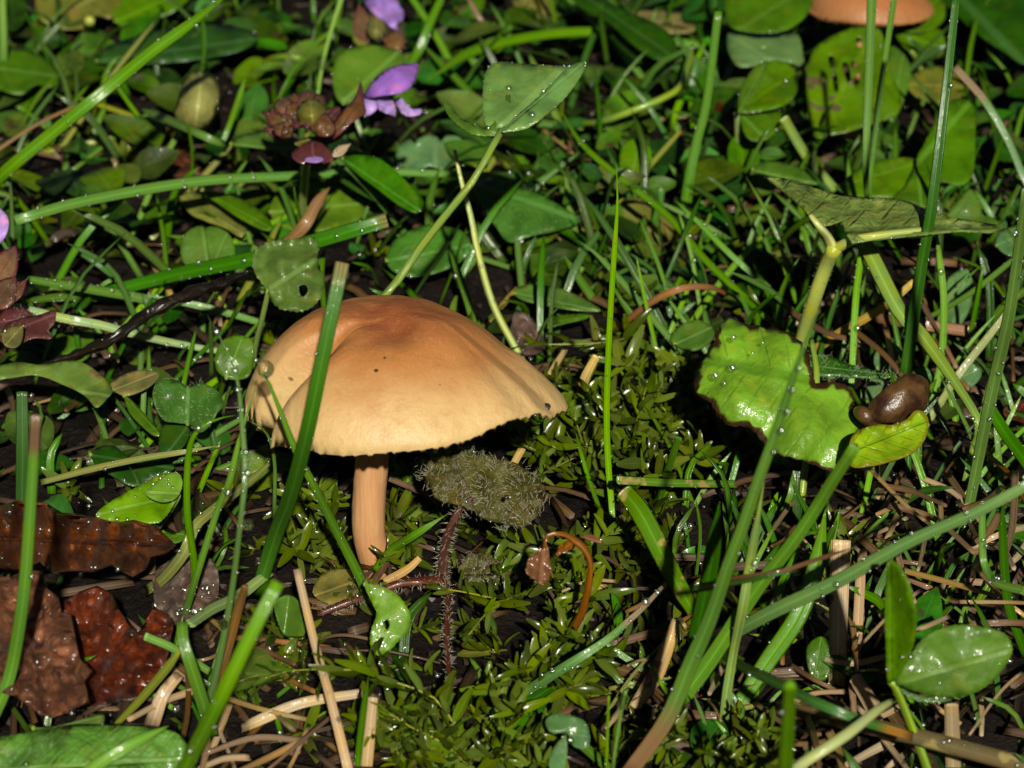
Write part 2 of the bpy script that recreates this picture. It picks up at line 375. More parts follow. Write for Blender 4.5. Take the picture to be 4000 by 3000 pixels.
fib = noi(nt, 1, 4, vec=(lambda q: (q.inputs[1].__setattr__('default_value', (2600, 2600, 220)), nt.links.new(nd(nt, 'ShaderNodeTexCoord').outputs['Object'], q.inputs[0]), q.outputs[0])[2])(nd(nt, 'ShaderNodeVectorMath', operation='MULTIPLY')))
c = mixc(nt, rng(nt, fib, 0.3, 0.7), (0.46, 0.23, 0.10), (0.54, 0.30, 0.135))
c = mixc(nt, rng(nt, mth(nt, 'ADD', v, mth(nt, 'MULTIPLY', noi(nt, 300, 3), 0.3)), 0.2, 0.5, 0.55, 0), c, (0.36, 0.15, 0.055))
put(nt, bs.inputs['Base Color'], c); surf(bs, 0.5, 0.35); bump(nt, bs, fib, 0.08, 0.8)
bs.inputs['Subsurface Weight'].default_value = 0.15; bs.inputs['Subsurface Radius'].default_value = (1, 0.5, 0.25); bs.inputs['Subsurface Scale'].default_value = 0.001
simple('gill_flesh', (0.55, 0.37, 0.19), 0.55, 0.3)
m, nt, bs, out = nodes('lump_brown'); n1 = noi(nt, 500, 4); n2 = noi(nt, 1800, 3)
put(nt, bs.inputs['Base Color'], mixc(nt, rng(nt, n1, 0.35, 0.65), (0.022, 0.008, 0.004), (0.085, 0.042, 0.014))); surf(bs, 0.34, 0.4, 0.0); bump(nt, bs, mth(nt, 'ADD', n1, mth(nt, 'MULTIPLY', n2, .5)), 0.25, 0.7)
m, nt, bs, out = nodes('soil'); n1 = noi(nt, 130, 8, 0.7); n2 = noi(nt, 1400, 5, 0.65)
c = mixc(nt, rng(nt, n1, 0.3, 0.7), (0.003, 0.002, 0.0016), (0.014, 0.009, 0.0065)); c = mixc(nt, rng(nt, n2, 0.5, 0.75, 0, 0.6), c, (0.030, 0.020, 0.014))
put(nt, bs.inputs['Base Color'], c); surf(bs, 0.6, 0.15); bump(nt, bs, mth(nt, 'ADD', n1, mth(nt, 'MULTIPLY', n2, 0.35)), 1.6, 1.0)
grassmat('thatch', (0.060, 0.036, 0.020), rough=0.45, val=0.6, freq=40, tr=0.03)
leafmat('under_leaf', ribw=0.35, mott=0.6, spots=(0.05, 0.03, 0.012), spotlim=(0.66, 0.72), col=(0.036, 0.098, 0.004), val=0.6, hue=0.045)
leafmat('leaf_bud', (0.26, 0.27, 0.07), freq=4, mott=0.3)
grassmat('under_grass', (0.042, 0.120, 0.004), val=0.5, hue=0.02)  # green darkened to stand in for deep shade near the ground
m, nt, bs, out = nodes('water_clear'); bs.inputs['Base Color'].default_value = (0.97, 1, 0.95, 1); surf(bs, 0.04, 0.5); bs.inputs['IOR'].default_value = 1.33; bs.inputs['Transmission Weight'].default_value = 1.0
tp = nd(nt, 'ShaderNodeBsdfTransparent'); mx = nd(nt, 'ShaderNodeMixShader'); mx.inputs[0].default_value = 0.5; nt.links.new(bs.outputs[0], mx.inputs[1]); nt.links.new(tp.outputs[0], mx.inputs[2]); nt.links.new(mx.outputs[0], out.inputs[0])
leafmat('moss_low', (0.095, 0.140, 0.008), vein=(0.2, 0.22, 0.04), sidev=0.0, freq=2, rough=0.2, tr=0.4, relief=0.05, val=0.5, hue=0.03)

# ------------------------------------------------------------------ ground
def axis(lo, hi, step, far):
    a = [lo + step * i for i in range(int((hi - lo) / step) + 1)]
    l, r, d = lo, a[-1], step
    L, Rr = [], []
    while d < far:
        d *= 1.6; l -= d; r += d; L.append(l); Rr.append(r)
    return L[::-1] + a + Rr
gx, gy = axis(-150, 150, 2.0, 9000), axis(-150, 260, 2.0, 9000)
V, F = [], []
for y in gy:
    for x in gx:
        z = gz(x, y)
        if -160 < x < 160 and -160 < y < 270: z += 1.8 * abs(noise.noise(Vector((x * 0.33, y * 0.33, 3)))) + 1.1 * noise.noise(Vector((x * 0.9, y * 0.9, 7)))
        V.append(Vector((x, y, z - 0.5)))
nx = len(gx)
for j in range(len(gy) - 1):
    for i in range(nx - 1): a = j * nx + i; F.append((a, a + 1, a + 1 + nx, a + nx))
g = finish('ground', V, F, M['soil'], origin=Vector((0, 0, 0))); tag(g, 'dark damp soil under the grass and moss', 'soil', kind='structure')

# ------------------------------------------------------------------ builders
def blade(label, pts, w, h, mat='grass_mid', tip='point', dew=10, roll=0.0, fold=0.3, face=0.8, name='grass_blade', cat='grass blade', group=None, n=26, big=None, thick=0.18, parent=None):
    C = spline(path(pts, h), n)
    V, F, U, fr = strip(C, lambda t: prof(w, t) * mmpp(C[min(n - 1, int(t * (n - 1)))]), face, roll, fold, thick, tip)
    o = finish(name, V, F, M[mat], parent, U)
    if parent is None: tag(o, label, cat, group)
    spots = []
    for k in range(dew):
        c, s, N, hw = fr[random.randint(2, n - 2)]; q = random.choice((rnd(-0.9, 0.9), -0.95, 0.95))
        c2 = c + (fr[random.randint(2, n - 2)][0] - c) * 0.0 + s * (q * hw) + N * (fold * abs(q) ** 1.4 * hw)
        spots.append((c2, N, fresh_r()))
    for (t, q, r) in (big or []):
        c, s, N, hw = fr[int(t * (n - 1))]; spots.append((c + s * (q * hw) + N * (fold * abs(q) ** 1.4 * hw), N, r))
    if parent is None: dew_on(o, spots)
    return o
def stalk(label, pts, w, h, mat='stalk_green', name='stalk', cat='stalk', group=None, parent=None, n=20, bumpy=0.0, dew=6, k=7):
    C = spline(path(pts, h), n)
    V, F, U = tubem(C, lambda t: prof(w, t) * 0.5 * mmpp(C[min(n - 1, int(t * (n - 1)))]), k, bumpy)
    o = finish(name, V, F, M[mat], parent, U)
    if parent is None:
        tag(o, label, cat, group)
        sp = []
        for q in range(dew):
            i = random.randint(1, n - 2); v = (CAM - C[i]).normalized(); v = (v + Vector((rnd(-1, 1), 0, rnd(-.3, 1)))).normalized()
            sp.append((C[i] + v * (prof(w, i / (n - 1)) * 0.5 * mmpp(C[i])), v, fresh_r() * 0.8))
        dew_on(o, sp)
    return o
def closed_spline(P, n):
    m = len(P); out = []
    for i in range(n):
        f = i * m / n; k = int(f); t = f - k
        a, b, c, d = (Vector(P[(k + q) % m]).to_2d() for q in (-1, 0, 1, 2))
        out.append(0.5 * ((2 * b) + (c - a) * t + (2 * a - 5 * b + 4 * c - d) * t * t + (3 * b - a - 3 * c + d) * t ** 3))
    return out
def inside(p, poly):
    r = False; j = len(poly) - 1
    for i in range(len(poly)):
        a, b = poly[i], poly[j]
        if (a[1] > p[1]) != (b[1] > p[1]) and p[0] < (b[0] - a[0]) * (p[1] - a[1]) / (b[1] - a[1]) + a[0]: r = not r
        j = i
    return r
def outline(base, tip, wid, kind='ovate', n=14):
    b, t = Vector(base[:2]), Vector(tip[:2]); d = t - b; L = d.length; d.normalize(); p = Vector((-d.y, d.x))
    def f(v):
        if kind == 'ovate': return math.sin(math.pi * v ** 0.72) ** 0.85
        if kind == 'obovate': return math.sin(math.pi * v ** 1.35) ** 0.8
        if kind == 'lance': return math.sin(math.pi * v ** 0.85) ** 1.15
        if kind == 'round': return math.sqrt(max(0, 1 - (2 * v - 1) ** 2))
        return math.sin(math.pi * v)
    A = [(i / n) for i in range(n + 1)]
    left = [b + d * (L * v) + p * (wid / 2 * f(v)) for v in A]
    right = [b + d * (L * v) - p * (wid / 2 * f(v)) for v in A[1:-1]][::-1]
    if kind == 'heart':
        left = [b - d * (L * 0.16) + p * (wid * 0.22)] + [q for q in left[2:]]; right = right[:-1] + [b - d * (L * 0.16) - p * (wid * 0.22)]
        return [b] + left + right
    if kind == 'obovate': left[-1] = b + d * (L * 0.95)
    return left + right
def sheet(name, out, base, tip, h0, tilt, mat, parent=None, fold=0.0, bulge=0.0, wave=0.25, wfreq=0.008, thick=0.14, teeth=0.0, nteeth=40, sharp=False, holes=(), nin=110, curl=0.0, droop=0.0, dew=0, seed=None, npts=64, ruffle=None):
    """a leaf: outline in photo points, lifted off the ground with its own slope, folds and waves"""
    O = [Vector(p[:2]) for p in out] if sharp else closed_spline(out, npts)
    cen = sum(O, Vector((0, 0))) / len(O)
    if teeth:
        O2 = []
        m = len(O)
        for i in range(nteeth * 2):
            f = i * m / (nteeth * 2); k = int(f); q = O[k % m].lerp(O[(k + 1) % m], f - k)
            O2.append(q + (q - cen).normalized() * (teeth * (1 if i % 2 else -1) * rnd(0.5, 1.2)))
        O = O2
    xs = [p.x for p in O]; ys = [p.y for p in O]; x0, x1, y0, y1 = min(xs), max(xs), min(ys), max(ys)
    st = math.sqrt((x1 - x0) * (y1 - y0) / nin)
    P2 = list(O); faces = [list(range(len(O)))]; edges = []
    for hl in holes:
        k = len(P2); hh = closed_spline(hl, 10); P2 += hh; edges += [(k + i, k + (i + 1) % 10) for i in range(10)]
    hp = [closed_spline(hl, 10) for hl in holes]
    edges += [(i, (i + 1) % len(O)) for i in range(len(O))]
    y = y0 + st / 2; r = 0
    while y < y1:
        x = x0 + st * (0.5 if r % 2 else 0.15)
        while x < x1:
            q = Vector((x + rnd(-.1, .1) * st, y + rnd(-.1, .1) * st))
            if inside(q, O) and min((q - e).length for e in O) > st * 0.4: P2.append(q)
            x += st
        y += st * 0.87; r += 1
    vo, _, fo, _, _, _ = delaunay_2d_cdt(P2, edges, [], 1, 1e-4)
    fo = [f for f in fo if not any(inside(sum((vo[i] for i in f), Vector((0, 0))) / len(f), h_) for h_ in hp)]
    b, t = Vector(base[:2]), Vector(tip[:2]); ax = (t - b); L = ax.length; ax.normalize(); pr = Vector((-ax.y, ax.x))
    wmax = max(abs((q - b).dot(pr)) for q in O) * 2.05
    rm = max((q - cen).length for q in O); sd = seed if seed is not None else rnd(0, 99)
    V, U = [], []
    for q in vo:
        v = (q - b).dot(ax) / L; d = (q - b).dot(pr)
        h = h0 + tilt * 0.029 * (b.y - q.y) + fold * 0.026 * abs(d) + bulge * (1 - ((q - cen).length / rm) ** 2) + curl * (abs(d) * 2 / wmax) ** 3 - droop * max(0, v) ** 2
        h += wave * noise.noise(Vector((q.x * wfreq, q.y * wfreq, sd))) + wave * 0.35 * noise.noise(Vector((q.x * wfreq * 2.7, q.y * wfreq * 2.7, sd + 5)))
        if ruffle: h += ruffle[0] * math.sin(v * ruffle[1] * 6.283 + 1.5 * noise.noise(Vector((q.x * .006, q.y * .006, 2)))) * min(1, abs(d) * 2.2 / wmax + 0.15)
        V.append(W(q.x, q.y, h)); U.append((0.5 + d / wmax, v))
    n = len(V); nor = [Vector() for _ in V]; ec = {}
    F = []
    for f in fo:
        f = list(f); nn = (V[f[1]] - V[f[0]]).cross(V[f[2]] - V[f[0]])
        if nn.dot(CAM - V[f[0]]) < 0: f.reverse(); nn = -nn
        F.append(tuple(f))
        for i in f: nor[i] += nn
        for i in range(len(f)): e = (f[i], f[(i + 1) % len(f)]); ec[e] = ec.get(e, 0) + 1
    top = list(F)
    for i in range(n): V.append(V[i] - (nor[i].normalized() if nor[i].length else FWD * -1) * thick); U.append(U[i])
    F += [tuple(i + n for i in reversed(f)) for f in top]
    for (a, c) in ec:
        if (c, a) not in ec: F.append((c, a, a + n, c + n))
    o = finish(name, V, F, M[mat], parent, U)
    rim = []
    for q in vo: dd = min((q - e).length for e in O); rim.append(math.exp(-dd / 9.0))
    ra = o.data.attributes.new('rim', 'FLOAT', 'POINT'); ra.data.foreach_set('value', rim + rim)
    if dew: dew_on(o if parent is None else parent, [(V[i], nor[i].normalized(), fresh_r()) for i in (random.randrange(n) for _ in range(dew)) if nor[i].length])
    o_nor = nor
    SURF[o.name] = [(V[i], nor[i].normalized(), U[i]) for i in range(n) if nor[i].length]
    return o
SURF = {}
def leaf(label, out, base, tip, h0, tilt, mat, stalkpts=None, sw=16, sh=None, smat='stalk_green', name='leaf', cat='leaf', group=None, **k):
    if isinstance(out, tuple): out = outline(base, tip, out[1], out[0])
    if stalkpts is None:
        o = tag(sheet(name, out, base, tip, h0, tilt, mat, **k), label, cat, group)
        if h0 > 2.5 and name != 'fallen_leaf':
            q = min(SURF[o.name], key=lambda e: (Vector(PX(e[0])) - Vector(base[:2])).length)[0]; g_ = W(base[0] + rnd(-25, 25), base[1] + 30, -0.5)
            C = spline([g_, g_.lerp(q, 0.6) + Vector((0, 0, 0.8)), q], 8); V, F, U = tubem(C, lambda t: 0.32 - 0.12 * t, 6); finish('stalk', V, F, M['stalk_green'], o, U)
        return o
    sp = path(stalkpts, sh)
    e = empty(name, sp[0]); tag(e, label, cat, group)
    stalk(None, stalkpts, sw, sh, smat, 'stalk', parent=e)
    sheet('leaf_blade', out, base, tip, h0, tilt, mat, parent=e, **k); return e
def clover(label, stalkpts, sw, sh, leaflets, mat='clover', smat='stalk_green', group=None, dew=0, teeth=2.0):
    sp = path(stalkpts, sh); e = empty('clover_leaf', sp[0]); tag(e, label, 'clover', group)
    stalk(None, stalkpts, sw, sh, smat, 'stalk', parent=e)
    for L in leaflets:
        out, base, tip, h0, tilt = L[:5]; k = dict(L[5]) if len(L) > 5 else {}
        if isinstance(out, tuple): out = outline(base, tip, out[1], out[0])
        sheet('leaflet', out, base, tip, h0, tilt, k.pop('mat', mat), parent=e, teeth=teeth, nteeth=44, **k)
    if dew:
        pts = [q for c in e.children if c.name.startswith('leaflet') for q in SURF[c.name]]
        dew_on(e, [(*random.choice(pts)[:2], fresh_r()) for _ in range(dew)])
    return e
def hairs(parent, spots, length, mat='hair', r=0.03, lean=0.5, jit=0.0):
    V, F = [], []
    for c, N in spots:
        d = (N + Vector((rnd(-1, 1), rnd(-1, 1), rnd(-1, 1))) * lean).normalized(); a = d.orthogonal().normalized(); b = d.cross(a); L = length * rnd(0.5, 1.2); o = len(V)
        jt = a * rnd(-0.7, 0.7) + b * rnd(-0.7, 0.7); jt -= N * jt.dot(N); c = c + jt * jit
        bend = Vector((rnd(-1, 1), rnd(-1, 1), rnd(-1, 1))) * (0.2 * L)
        for j in range(3): q = j * 2.094; V.append(c + (a * math.cos(q) + b * math.sin(q)) * r)
        m = c + d * (L * 0.55)
        for j in range(3): q = j * 2.094; V.append(m + (a * math.cos(q) + b * math.sin(q)) * (r * 0.75))
        V.append(c + d * L + bend)
        for j in range(3):
            k = (j + 1) % 3; F.append((o + j, o + k, o + 3 + k, o + 3 + j)); F.append((o + 3 + j, o + 3 + k, o + 6))
    h = finish('hairs', V, F, M[mat], parent); h['kind'] = 'stuff'; return h

# moss: leaf-shaped meshes shared by every shoot
def mossleaf(name, bend, wdt):
    V, F, U = [], [], []
    nv = 6
    for i in range(nv + 1):
        v = i / nv; hw = wdt * math.sin(math.pi * min(0.94, 0.10 + v * 0.84) ** 1.05) ** 0.75 / 2
        for s in (-1, 0, 1):
            V.append(Vector((s * hw, v, 0.10 * abs(s) * hw * 4 + bend * v * v + 0.02 * math.sin(v * 9 + s)))); U.append(((s + 1) / 2, v))
    for i in range(nv):
        for j in range(2): a = i * 3 + j; F.append((a, a + 1, a + 4, a + 3))
    n = len(V)
    for i in range(n): V.append(V[i] - Vector((0, 0, 0.022))); U.append(U[i])
    F += [tuple(k + n for k in reversed(f)) for f in F]
    return V, F, U
MOSS = [mossleaf('m', b, wd) for b, wd in ((-0.6, 0.27), (0.25, 0.22), (-0.25, 0.30), (0.7, 0.24))]
MOSSME = []
for V, F, U in MOSS:
    me = bpy.data.meshes.new('moss_leaf'); me.from_pydata([(v * MM)[:] for v in V], [], F)
    l = me.uv_layers.new(name='UVMap'); idx = [0] * len(me.loops); me.loops.foreach_get('vertex_index', idx); l.data.foreach_set('uv', [c for i in idx for c in U[i]])
    me.polygons.foreach_set('use_smooth', [True] * len(me.polygons)); me.materials.append(M['moss_leaf']); MOSSME.append(me)
def shoot_frames(C, nl, size, spread=1.0):
    out = []
    n = len(C); ph = rnd(0, 6)
    for k in range(nl):
        t = 0.06 + 0.94 * (k / max(1, nl - 1)); f = t * (n - 1); i = min(int(f), n - 2); c = C[i].lerp(C[i + 1], f - i)
        T = (C[min(i + 1, n - 1)] - C[max(i - 1, 0)]).normalized(); a = T.orthogonal().normalized(); b = T.cross(a)
        q = ph + k * 2.4 + rnd(-.4, .4); rad = a * math.cos(q) + b * math.sin(q)
        up = 0.55 + 0.8 * t ** 4
        d = (rad * spread + T * up + Vector((0, 0, 0.25))).normalized(); N = T - d * T.dot(d)
        if N.length < 0.1: N = rad.copy()
        N = (N.normalized() + (CAM - c).normalized() * 0.5); N -= d * N.dot(d); N.normalize(); x = d.cross(N).normalized(); sc = size * rnd(0.7, 1.2) * (0.65 + 0.5 * math.sin(math.pi * min(1, t + 0.1)))
        m = Matrix((( x.x, d.x, N.x, c.x), (x.y, d.y, N.y, c.y), (x.z, d.z, N.z, c.z), (0, 0, 0, 1))); out.append((m, sc))
    return out
def moss_shoot(label, pts, h, nl=16, size=60, group=None, sw=11):
    P = path(pts, h); C = spline(P, 14); e = empty('moss_shoot', C[0]); tag(e, label, 'moss', group)
    V, F, U = tubem(C, lambda t: sw * 0.5 * mmpp(C[0]) * (1 - 0.5 * t), 5); finish('stem', V, F, M['moss_stem'], e, U)
    for m, sc in shoot_frames(C, nl, size * mmpp(C[0])):
        o = bpy.data.objects.new('leaf', random.choice(MOSSME)); COL.objects.link(o); o.parent = e
        t = (m.translation - ORG[e.name]) * MM; mb = m.to_3x3().to_4x4() @ Matrix.Diagonal((sc, sc, sc, 1)); mb.translation = t; o.matrix_basis = mb
    return e

# ------------------------------------------------------------------ the mushroom
def VY(x, y, Y):
    r = ray(x, y); return CAM + r * ((Y - CAM.y) / r.y)
def table(T, a):
    n = len(T)
    for i in range(n):
        a0, v0 = T[i]; a1, v1 = T[(i + 1) % n]
        if i == n - 1: a1 += 360
        aa = a if a >= a0 else a + 360
        if a0 <= aa <= a1:
            t = (aa - a0) / (a1 - a0); t = t * t * (3 - 2 * t); return lerp(v0, v1, t)
    return T[0][1]
MB = W(1475, 2225, 0)
def mushroom(label, base, stempts, srad, cx, cy, apex, RT, HT, capm, scale=1.0, crease=True, seed=0.0, ngill=150):
    e = empty('mushroom', base); tag(e, label, 'mushroom')
    C = spline(stempts, 26)
    V, F, U = tubem(C, lambda t: srad * (1.0 - 0.08 * math.sin(t * 2.6) + 0.10 * t), 18, 0.07); finish('stem', V, F, M['stem_skin'], e, U)
    NA, NR = 360, 46; ts = 1.0 if scale == 1.0 else 0.3
    def top(a, t):
        R_, H = table(RT, a) * scale, table(HT, a)
        lf = (1 - math.cos(R(a))) / 2
        p, q = lerp(1.75, 2.6, lf), lerp(0.92, 0.55, lf)
        x, y = cx + R_ * t * math.cos(R(a)), cy + R_ * t * math.sin(R(a))
        z = H + (apex - H) * max(0, 1 - t ** p) ** q
        if crease:
            sm = max(0, min(1, (t - 0.30) / 0.5)); sm = sm * sm * (3 - 2 * sm)
            da = ((a + 154 - 12 * (1 - t) + 180) % 360) - 180
            z -= 3.4 * math.exp(-(da / 9.5) ** 2) * sm * (1 - 0.3 * t)
            x2, y2 = x - cx, y - cy
            z -= 1.0 * math.exp(-(((x2 + 0.3) / 1.6) ** 2 + ((y2 + 3.0) / 2.6) ** 2))
            z -= 0.45 * math.exp(-(((x2 + 7.5) / 1.8) ** 2 + ((y2 + 3.5) / 3) ** 2))
            z += 0.55 * math.exp(-(((x2 - 4.2) / 2.6) ** 2 + ((y2 + 2.5) / 3) ** 2))
            z -= 0.7 * math.exp(-(((x2 + 2.6) / 1.5) ** 2 + ((y2 + 0.5) / 4) ** 2))
            z += 0.5 * math.exp(-(((x2 + 9.0) / 3.0) ** 2 + ((y2 + 1.0) / 4) ** 2))
            z -= 0.3 * math.exp(-(((x2 - 9.5) / 1.2) ** 2 + ((y2 - 1.5) / 5) ** 2))
        z += (0.42 * noise.noise(Vector((x * 0.16, y * 0.16, seed))) + 0.16 * noise.noise(Vector((x * 0.55, y * 0.55, seed + 4)))) * (1 - 0.6 * t)
        z += 0.12 * t ** 6 * noise.noise(Vector((a * 0.2, seed, 1)))
        return Vector((x, y, z))
    V, F, U = [], [], []
    for i in range(NR + 1):
        t = (i / NR) ** 0.85
        for k in range(NA): V.append(top(-180 + 360 * k / NA, max(t, 0.004))); U.append((k / NA, t))
    for i in range(NR):
        for k in range(NA):
            a, b = i * NA + k, i * NA + (k + 1) % NA; F.append((a, a + NA, b + NA, b))
    F.append(tuple(range(NA)))
    off = len(V); under = lambda a, t: top(a, t) - Vector((0, 0, (0.35 + 3.0 * (1 - t)) * ts))
    NU = 14
    for i in range(NU + 1):
        t = 1 - 0.93 * i / NU
        for k in range(NA):
            v = under(-180 + 360 * k / NA, t * (0.995 if i == 0 else 1))
            if i == 0: v.z -= ts * rnd(0.08, 0.42) if (k * 150 // NA) % 2 else rnd(0, 0.07)
            V.append(v); U.append((k / NA, 1.0))
    last = NR * NA
    for k in range(NA): b = (k + 1) % NA; F.append((last + k, off + k, off + b, last + b))
    for i in range(NU):
        for k in range(NA):
            a, b = off + i * NA + k, off + i * NA + (k + 1) % NA; F.append((a, a + NA, b + NA, b))
    cap = finish('cap', V, F, M[capm], e, U)
    V, F = [], []
    for gidx in range(ngill):
        a = -180 + 360 * (gidx + rnd(-.15, .15)) / ngill; n = 9; o = len(V); lip = rnd(-0.05, 0.02); t0 = 0.14 if gidx % 2 == 0 else 0.5
        for i in range(n):
            t = lerp(t0, 0.96, i / (n - 1)); da = 0.55 / max(0.2, t) * 0.9
            dep = (lip + 1.9 * math.sin(math.pi * (1 - t) ** 0.8) * 0.8) * ts
            for sgn in (-1, 1):
                u_ = under(a + sgn * (da * 0.35 + 0.12 * t ** 8), t); V.append(u_ + Vector((0, 0, 0.12))); V.append(u_ - Vector((0, 0, dep)))
        for i in range(n - 1):
            b = o + i * 4
            F += [(b, b + 1, b + 5, b + 4), (b + 2, b + 6, b + 7, b + 3), (b + 1, b + 3, b + 7, b + 5), (b, b + 4, b + 6, b + 2)]
        F += [(o, o + 2, o + 3, o + 1), (o + 4 * n - 4, o + 4 * n - 3, o + 4 * n - 1, o + 4 * n - 2)]
    gl_ = finish('gills', V, F, M['gill_flesh'], cap, smooth=False); gl_['kind'] = 'stuff'
    return e, cap, top
Y0 = MB.y
cx = VY(1575, 1500, Y0).x
RT = [(-180, 15.6), (-167, 14.6), (-158, 11.6), (-151, 12.2), (-143, 15.2), (-120, 15.2), (-90, 14.4), (-60, 14.2), (-35, 14.4), (-15, 15.0), (0, 15.9), (20, 15.2), (60, 14.5), (120, 14.5), (160, 15.4)]
HT = [(-180, 17.4), (-166, 18.4), (-156, 19.0), (-146, 19.7), (-120, 20.9), (-90, 21.7), (-65, 22.1), (-46, 22.7), (-30, 21.8), (-13, 19.6), (0, 18.6), (40, 17.0), (120, 17.0), (160, 16.8)]
st = [W(1492, 2245, -1.0), VY(1470, 2190, Y0), VY(1442, 2090, Y0), VY(1440, 1980, Y0), VY(1452, 1800, Y0), VY(1475, 1640, Y0), VY(1500, 1420, Y0)]
mush, cap, captop = mushroom('tan mushroom with an orange-centred wavy cap on a slender pale stem', MB, st, 1.68, cx, Y0, 29.0, RT, HT, 'cap_skin')
for a, t, r in ((-103, 0.62, 0.20), (-100, 0.52, 0.13), (-68, 0.72, 0.07), (-16, 0.955, 0.42)):
    p = captop(a, t); V, F = [], []; ball(V, F, p + Vector((0, -0.02, 0.03)), Vector((0, -0.5, 1)), r, 0.4); finish('speck', V, F, M['speck'], mush)
b2 = W(3370, 330, 0)
RT2 = [(-180, 1), (-90, 0.97), (0, 1.06), (90, 1.0)]; HT2 = [(-180, 11.4), (-90, 12.0), (0, 11.6), (90, 11.6)]
mushroom('second orange mushroom cap half hidden behind the hole-pocked leaf', b2, [b2 - Vector((0, 0, 1)), b2 + Vector((0, 0, 8)), b2 + Vector((0, 0.5, 15))], 1.6, b2.x, b2.y, 17.0, RT2, HT2, 'cap_orange', 8.8, False, 8.0, 48)

# ------------------------------------------------------------------ grass blades that can be picked out, each traced root to tip
B = blade
B('broad dewy blue-green grass blade slanting up beside the dry straw tip', [(-250, 930), (0, 690), (199, 524), (390, 370), (597, 199), (760, 81), (920, -50)], (58, 52, 50, 46), (0, 14, 20, 25, 28, 30, 31), 'grass_blue', dew=55, fold=0.2, face=0.9)
B('thin pale straw lying across the broad dewy blue-green blade', [(-80, 640), (0, 580), (160, 478), (400, 370)], (14, 16, 14), (6, 22), 'straw_tan', dew=0, name='dry_straw', cat='straw')
B('long arching grass blade with a whitish end passing behind the flower stalk', [(2300, 715), (2060, 690), (1800, 682), (1450, 672), (1100, 690), (810, 705), (540, 745), (270, 800), (60, 862)], (24, 28, 32, 40, 46, 44), (0, 3, 6, 8, 10, 12, 13, 14, 14), 'grass_blue', tip='cut', dew=46, fold=0.2, big=[(0.72, -0.8, 0.36), (0.80, -0.9, 0.34), (0.60, 0, 0.34), (0.12, 0.9, 0.40), (0.16, 0.9, 0.42), (0.66, 0.2, 0.30)])
B('thick grass blade with a round cut end behind the bitten leaf', [(420, 1140), (600, 1096), (723, 1066), (995, 1010), (1210, 950), (1380, 900), (1512, 862)], (46, 58, 62, 60), (2, 4, 6, 10, 13, 15, 16), 'grass_dark_cut', tip='cut', dew=40, fold=0.35, big=[(0.86, 0.1, .32), (0.92, .4, .3), (.55, 0, .42), (.4, .2, .34)], thick=0.3)
B('dark green dew-studded blade running into the thick cut blade', [(660, 1195), (525, 1160), (380, 1135), (240, 1112), (60, 1084), (-40, 1075)], (40, 40, 34, 20), (1, 9), 'grass_mid', dew=50, big=[(.5, .1, .45), (.25, 0, .5), (.35, .5, .36)])
B('lower dark green dewy blade beneath the dew-studded blade', [(460, 1170), (330, 1160), (190, 1165), (60, 1188)], (34, 36, 20), (0, 6), 'grass_mid', dew=30)
B('glossy whitish grass blade crossing under the black twig', [(885, 1378), (700, 1345), (524, 1307), (390, 1270), (260, 1247), (48, 1198)], (22, 32, 36, 36), (1, 3, 6, 8, 9, 9), 'grass_white', dew=26, fold=0.45, tip='cut')
B('slim pale blade running from the black twig to the cap', [(1180, 1300), (1110, 1290), (950, 1240), (800, 1200), (560, 1150)], (22, 28, 30, 22), (1, 5), 'grass_blue', dew=12)
B('dark green cut grass blade standing in front of the cap', [(1000, 2335), (1070, 2110), (1133, 1940), (1199, 1693), (1265, 1374), (1338, 1026)], (56, 64, 62, 58, 56), (2, 11, 20, 30, 38, 45), 'grass_dark_cut', tip='cut', dew=8, fold=0.35, face=0.95, thick=0.3)
B('thick light green cut blade leaning up from the bottom by the dry straws', [(690, 3080), (730, 2985), (850, 2750), (970, 2500), (1085, 2275)], (62, 62, 60, 56), (10, 14, 24, 30, 34), 'grass_bright', tip='cut', dew=10, fold=0.15, face=0.95, thick=0.35)
B('bright green upright blade with a brown broken tip over the brown leaves', [(-60, 2860), (0, 2740), (48, 2600), (95, 2300), (124, 1900), (140, 1625)], (54, 52, 50, 46, 40), (4, 8, 12, 22, 33, 40), 'grass_brown_tip', tip='cut', dew=4, fold=0.15, face=0.95, thick=0.3)
B('dark green upright blade behind the brown-tipped one', [(85, 1975), (88, 1760), (86, 1530)], (50, 52, 46), (0, 7, 13), 'grass_dark', tip='cut', dew=0, fold=0.3)
S = stalk
def thinblade(label, pts, w, h, mat, dew=14, **k): return B(label, pts, w, h, mat, dew=dew, face=0.9, fold=0.2, thick=0.2, **k)
thinblade('slender green stem bowing over towards the mushroom cap', [(712, 2440), (760, 2250), (732, 2010), (735, 1790), (765, 1690), (840, 1640), (925, 1622)], (34, 30, 28, 26, 20), (0, 8, 16, 22, 25, 26, 26), 'grass_mid', dew=8)
thinblade('yellow-green beaded stem rising past the cap edge', [(710, 2440), (765, 2260), (850, 1990), (898, 1874), (934, 1723), (1000, 1500)], (34, 28, 26, 20), (0, 9, 18, 22, 26, 31), 'grass_bright', dew=26)
thinblade('thin blue-green stem hung with tiny drops beside the cap', [(800, 2790), (844, 2633), (904, 2320), (945, 1990), (958, 1844), (946, 1663), (922, 1458), (844, 1289), (808, 1229)], (34, 28, 22, 20, 14), (2, 8, 18, 28, 31, 34, 37, 40, 41), 'grass_blue', dew=34, big=[(.75, .6, .30), (.8, .6, .22), (.97, .5, .3)])
thinblade('narrow grass blade crossing the cap with a drop at its bent tip', [(1464, 2390), (1405, 2255), (1338, 2120), (1275, 1995), (1225, 1895), (1157, 1766), (1096, 1609), (1040, 1476), (968, 1355)], (40, 40, 36, 32, 22, 14), (0, 5, 10, 15, 19, 23, 27, 30, 33), 'grass_mid', dew=20)
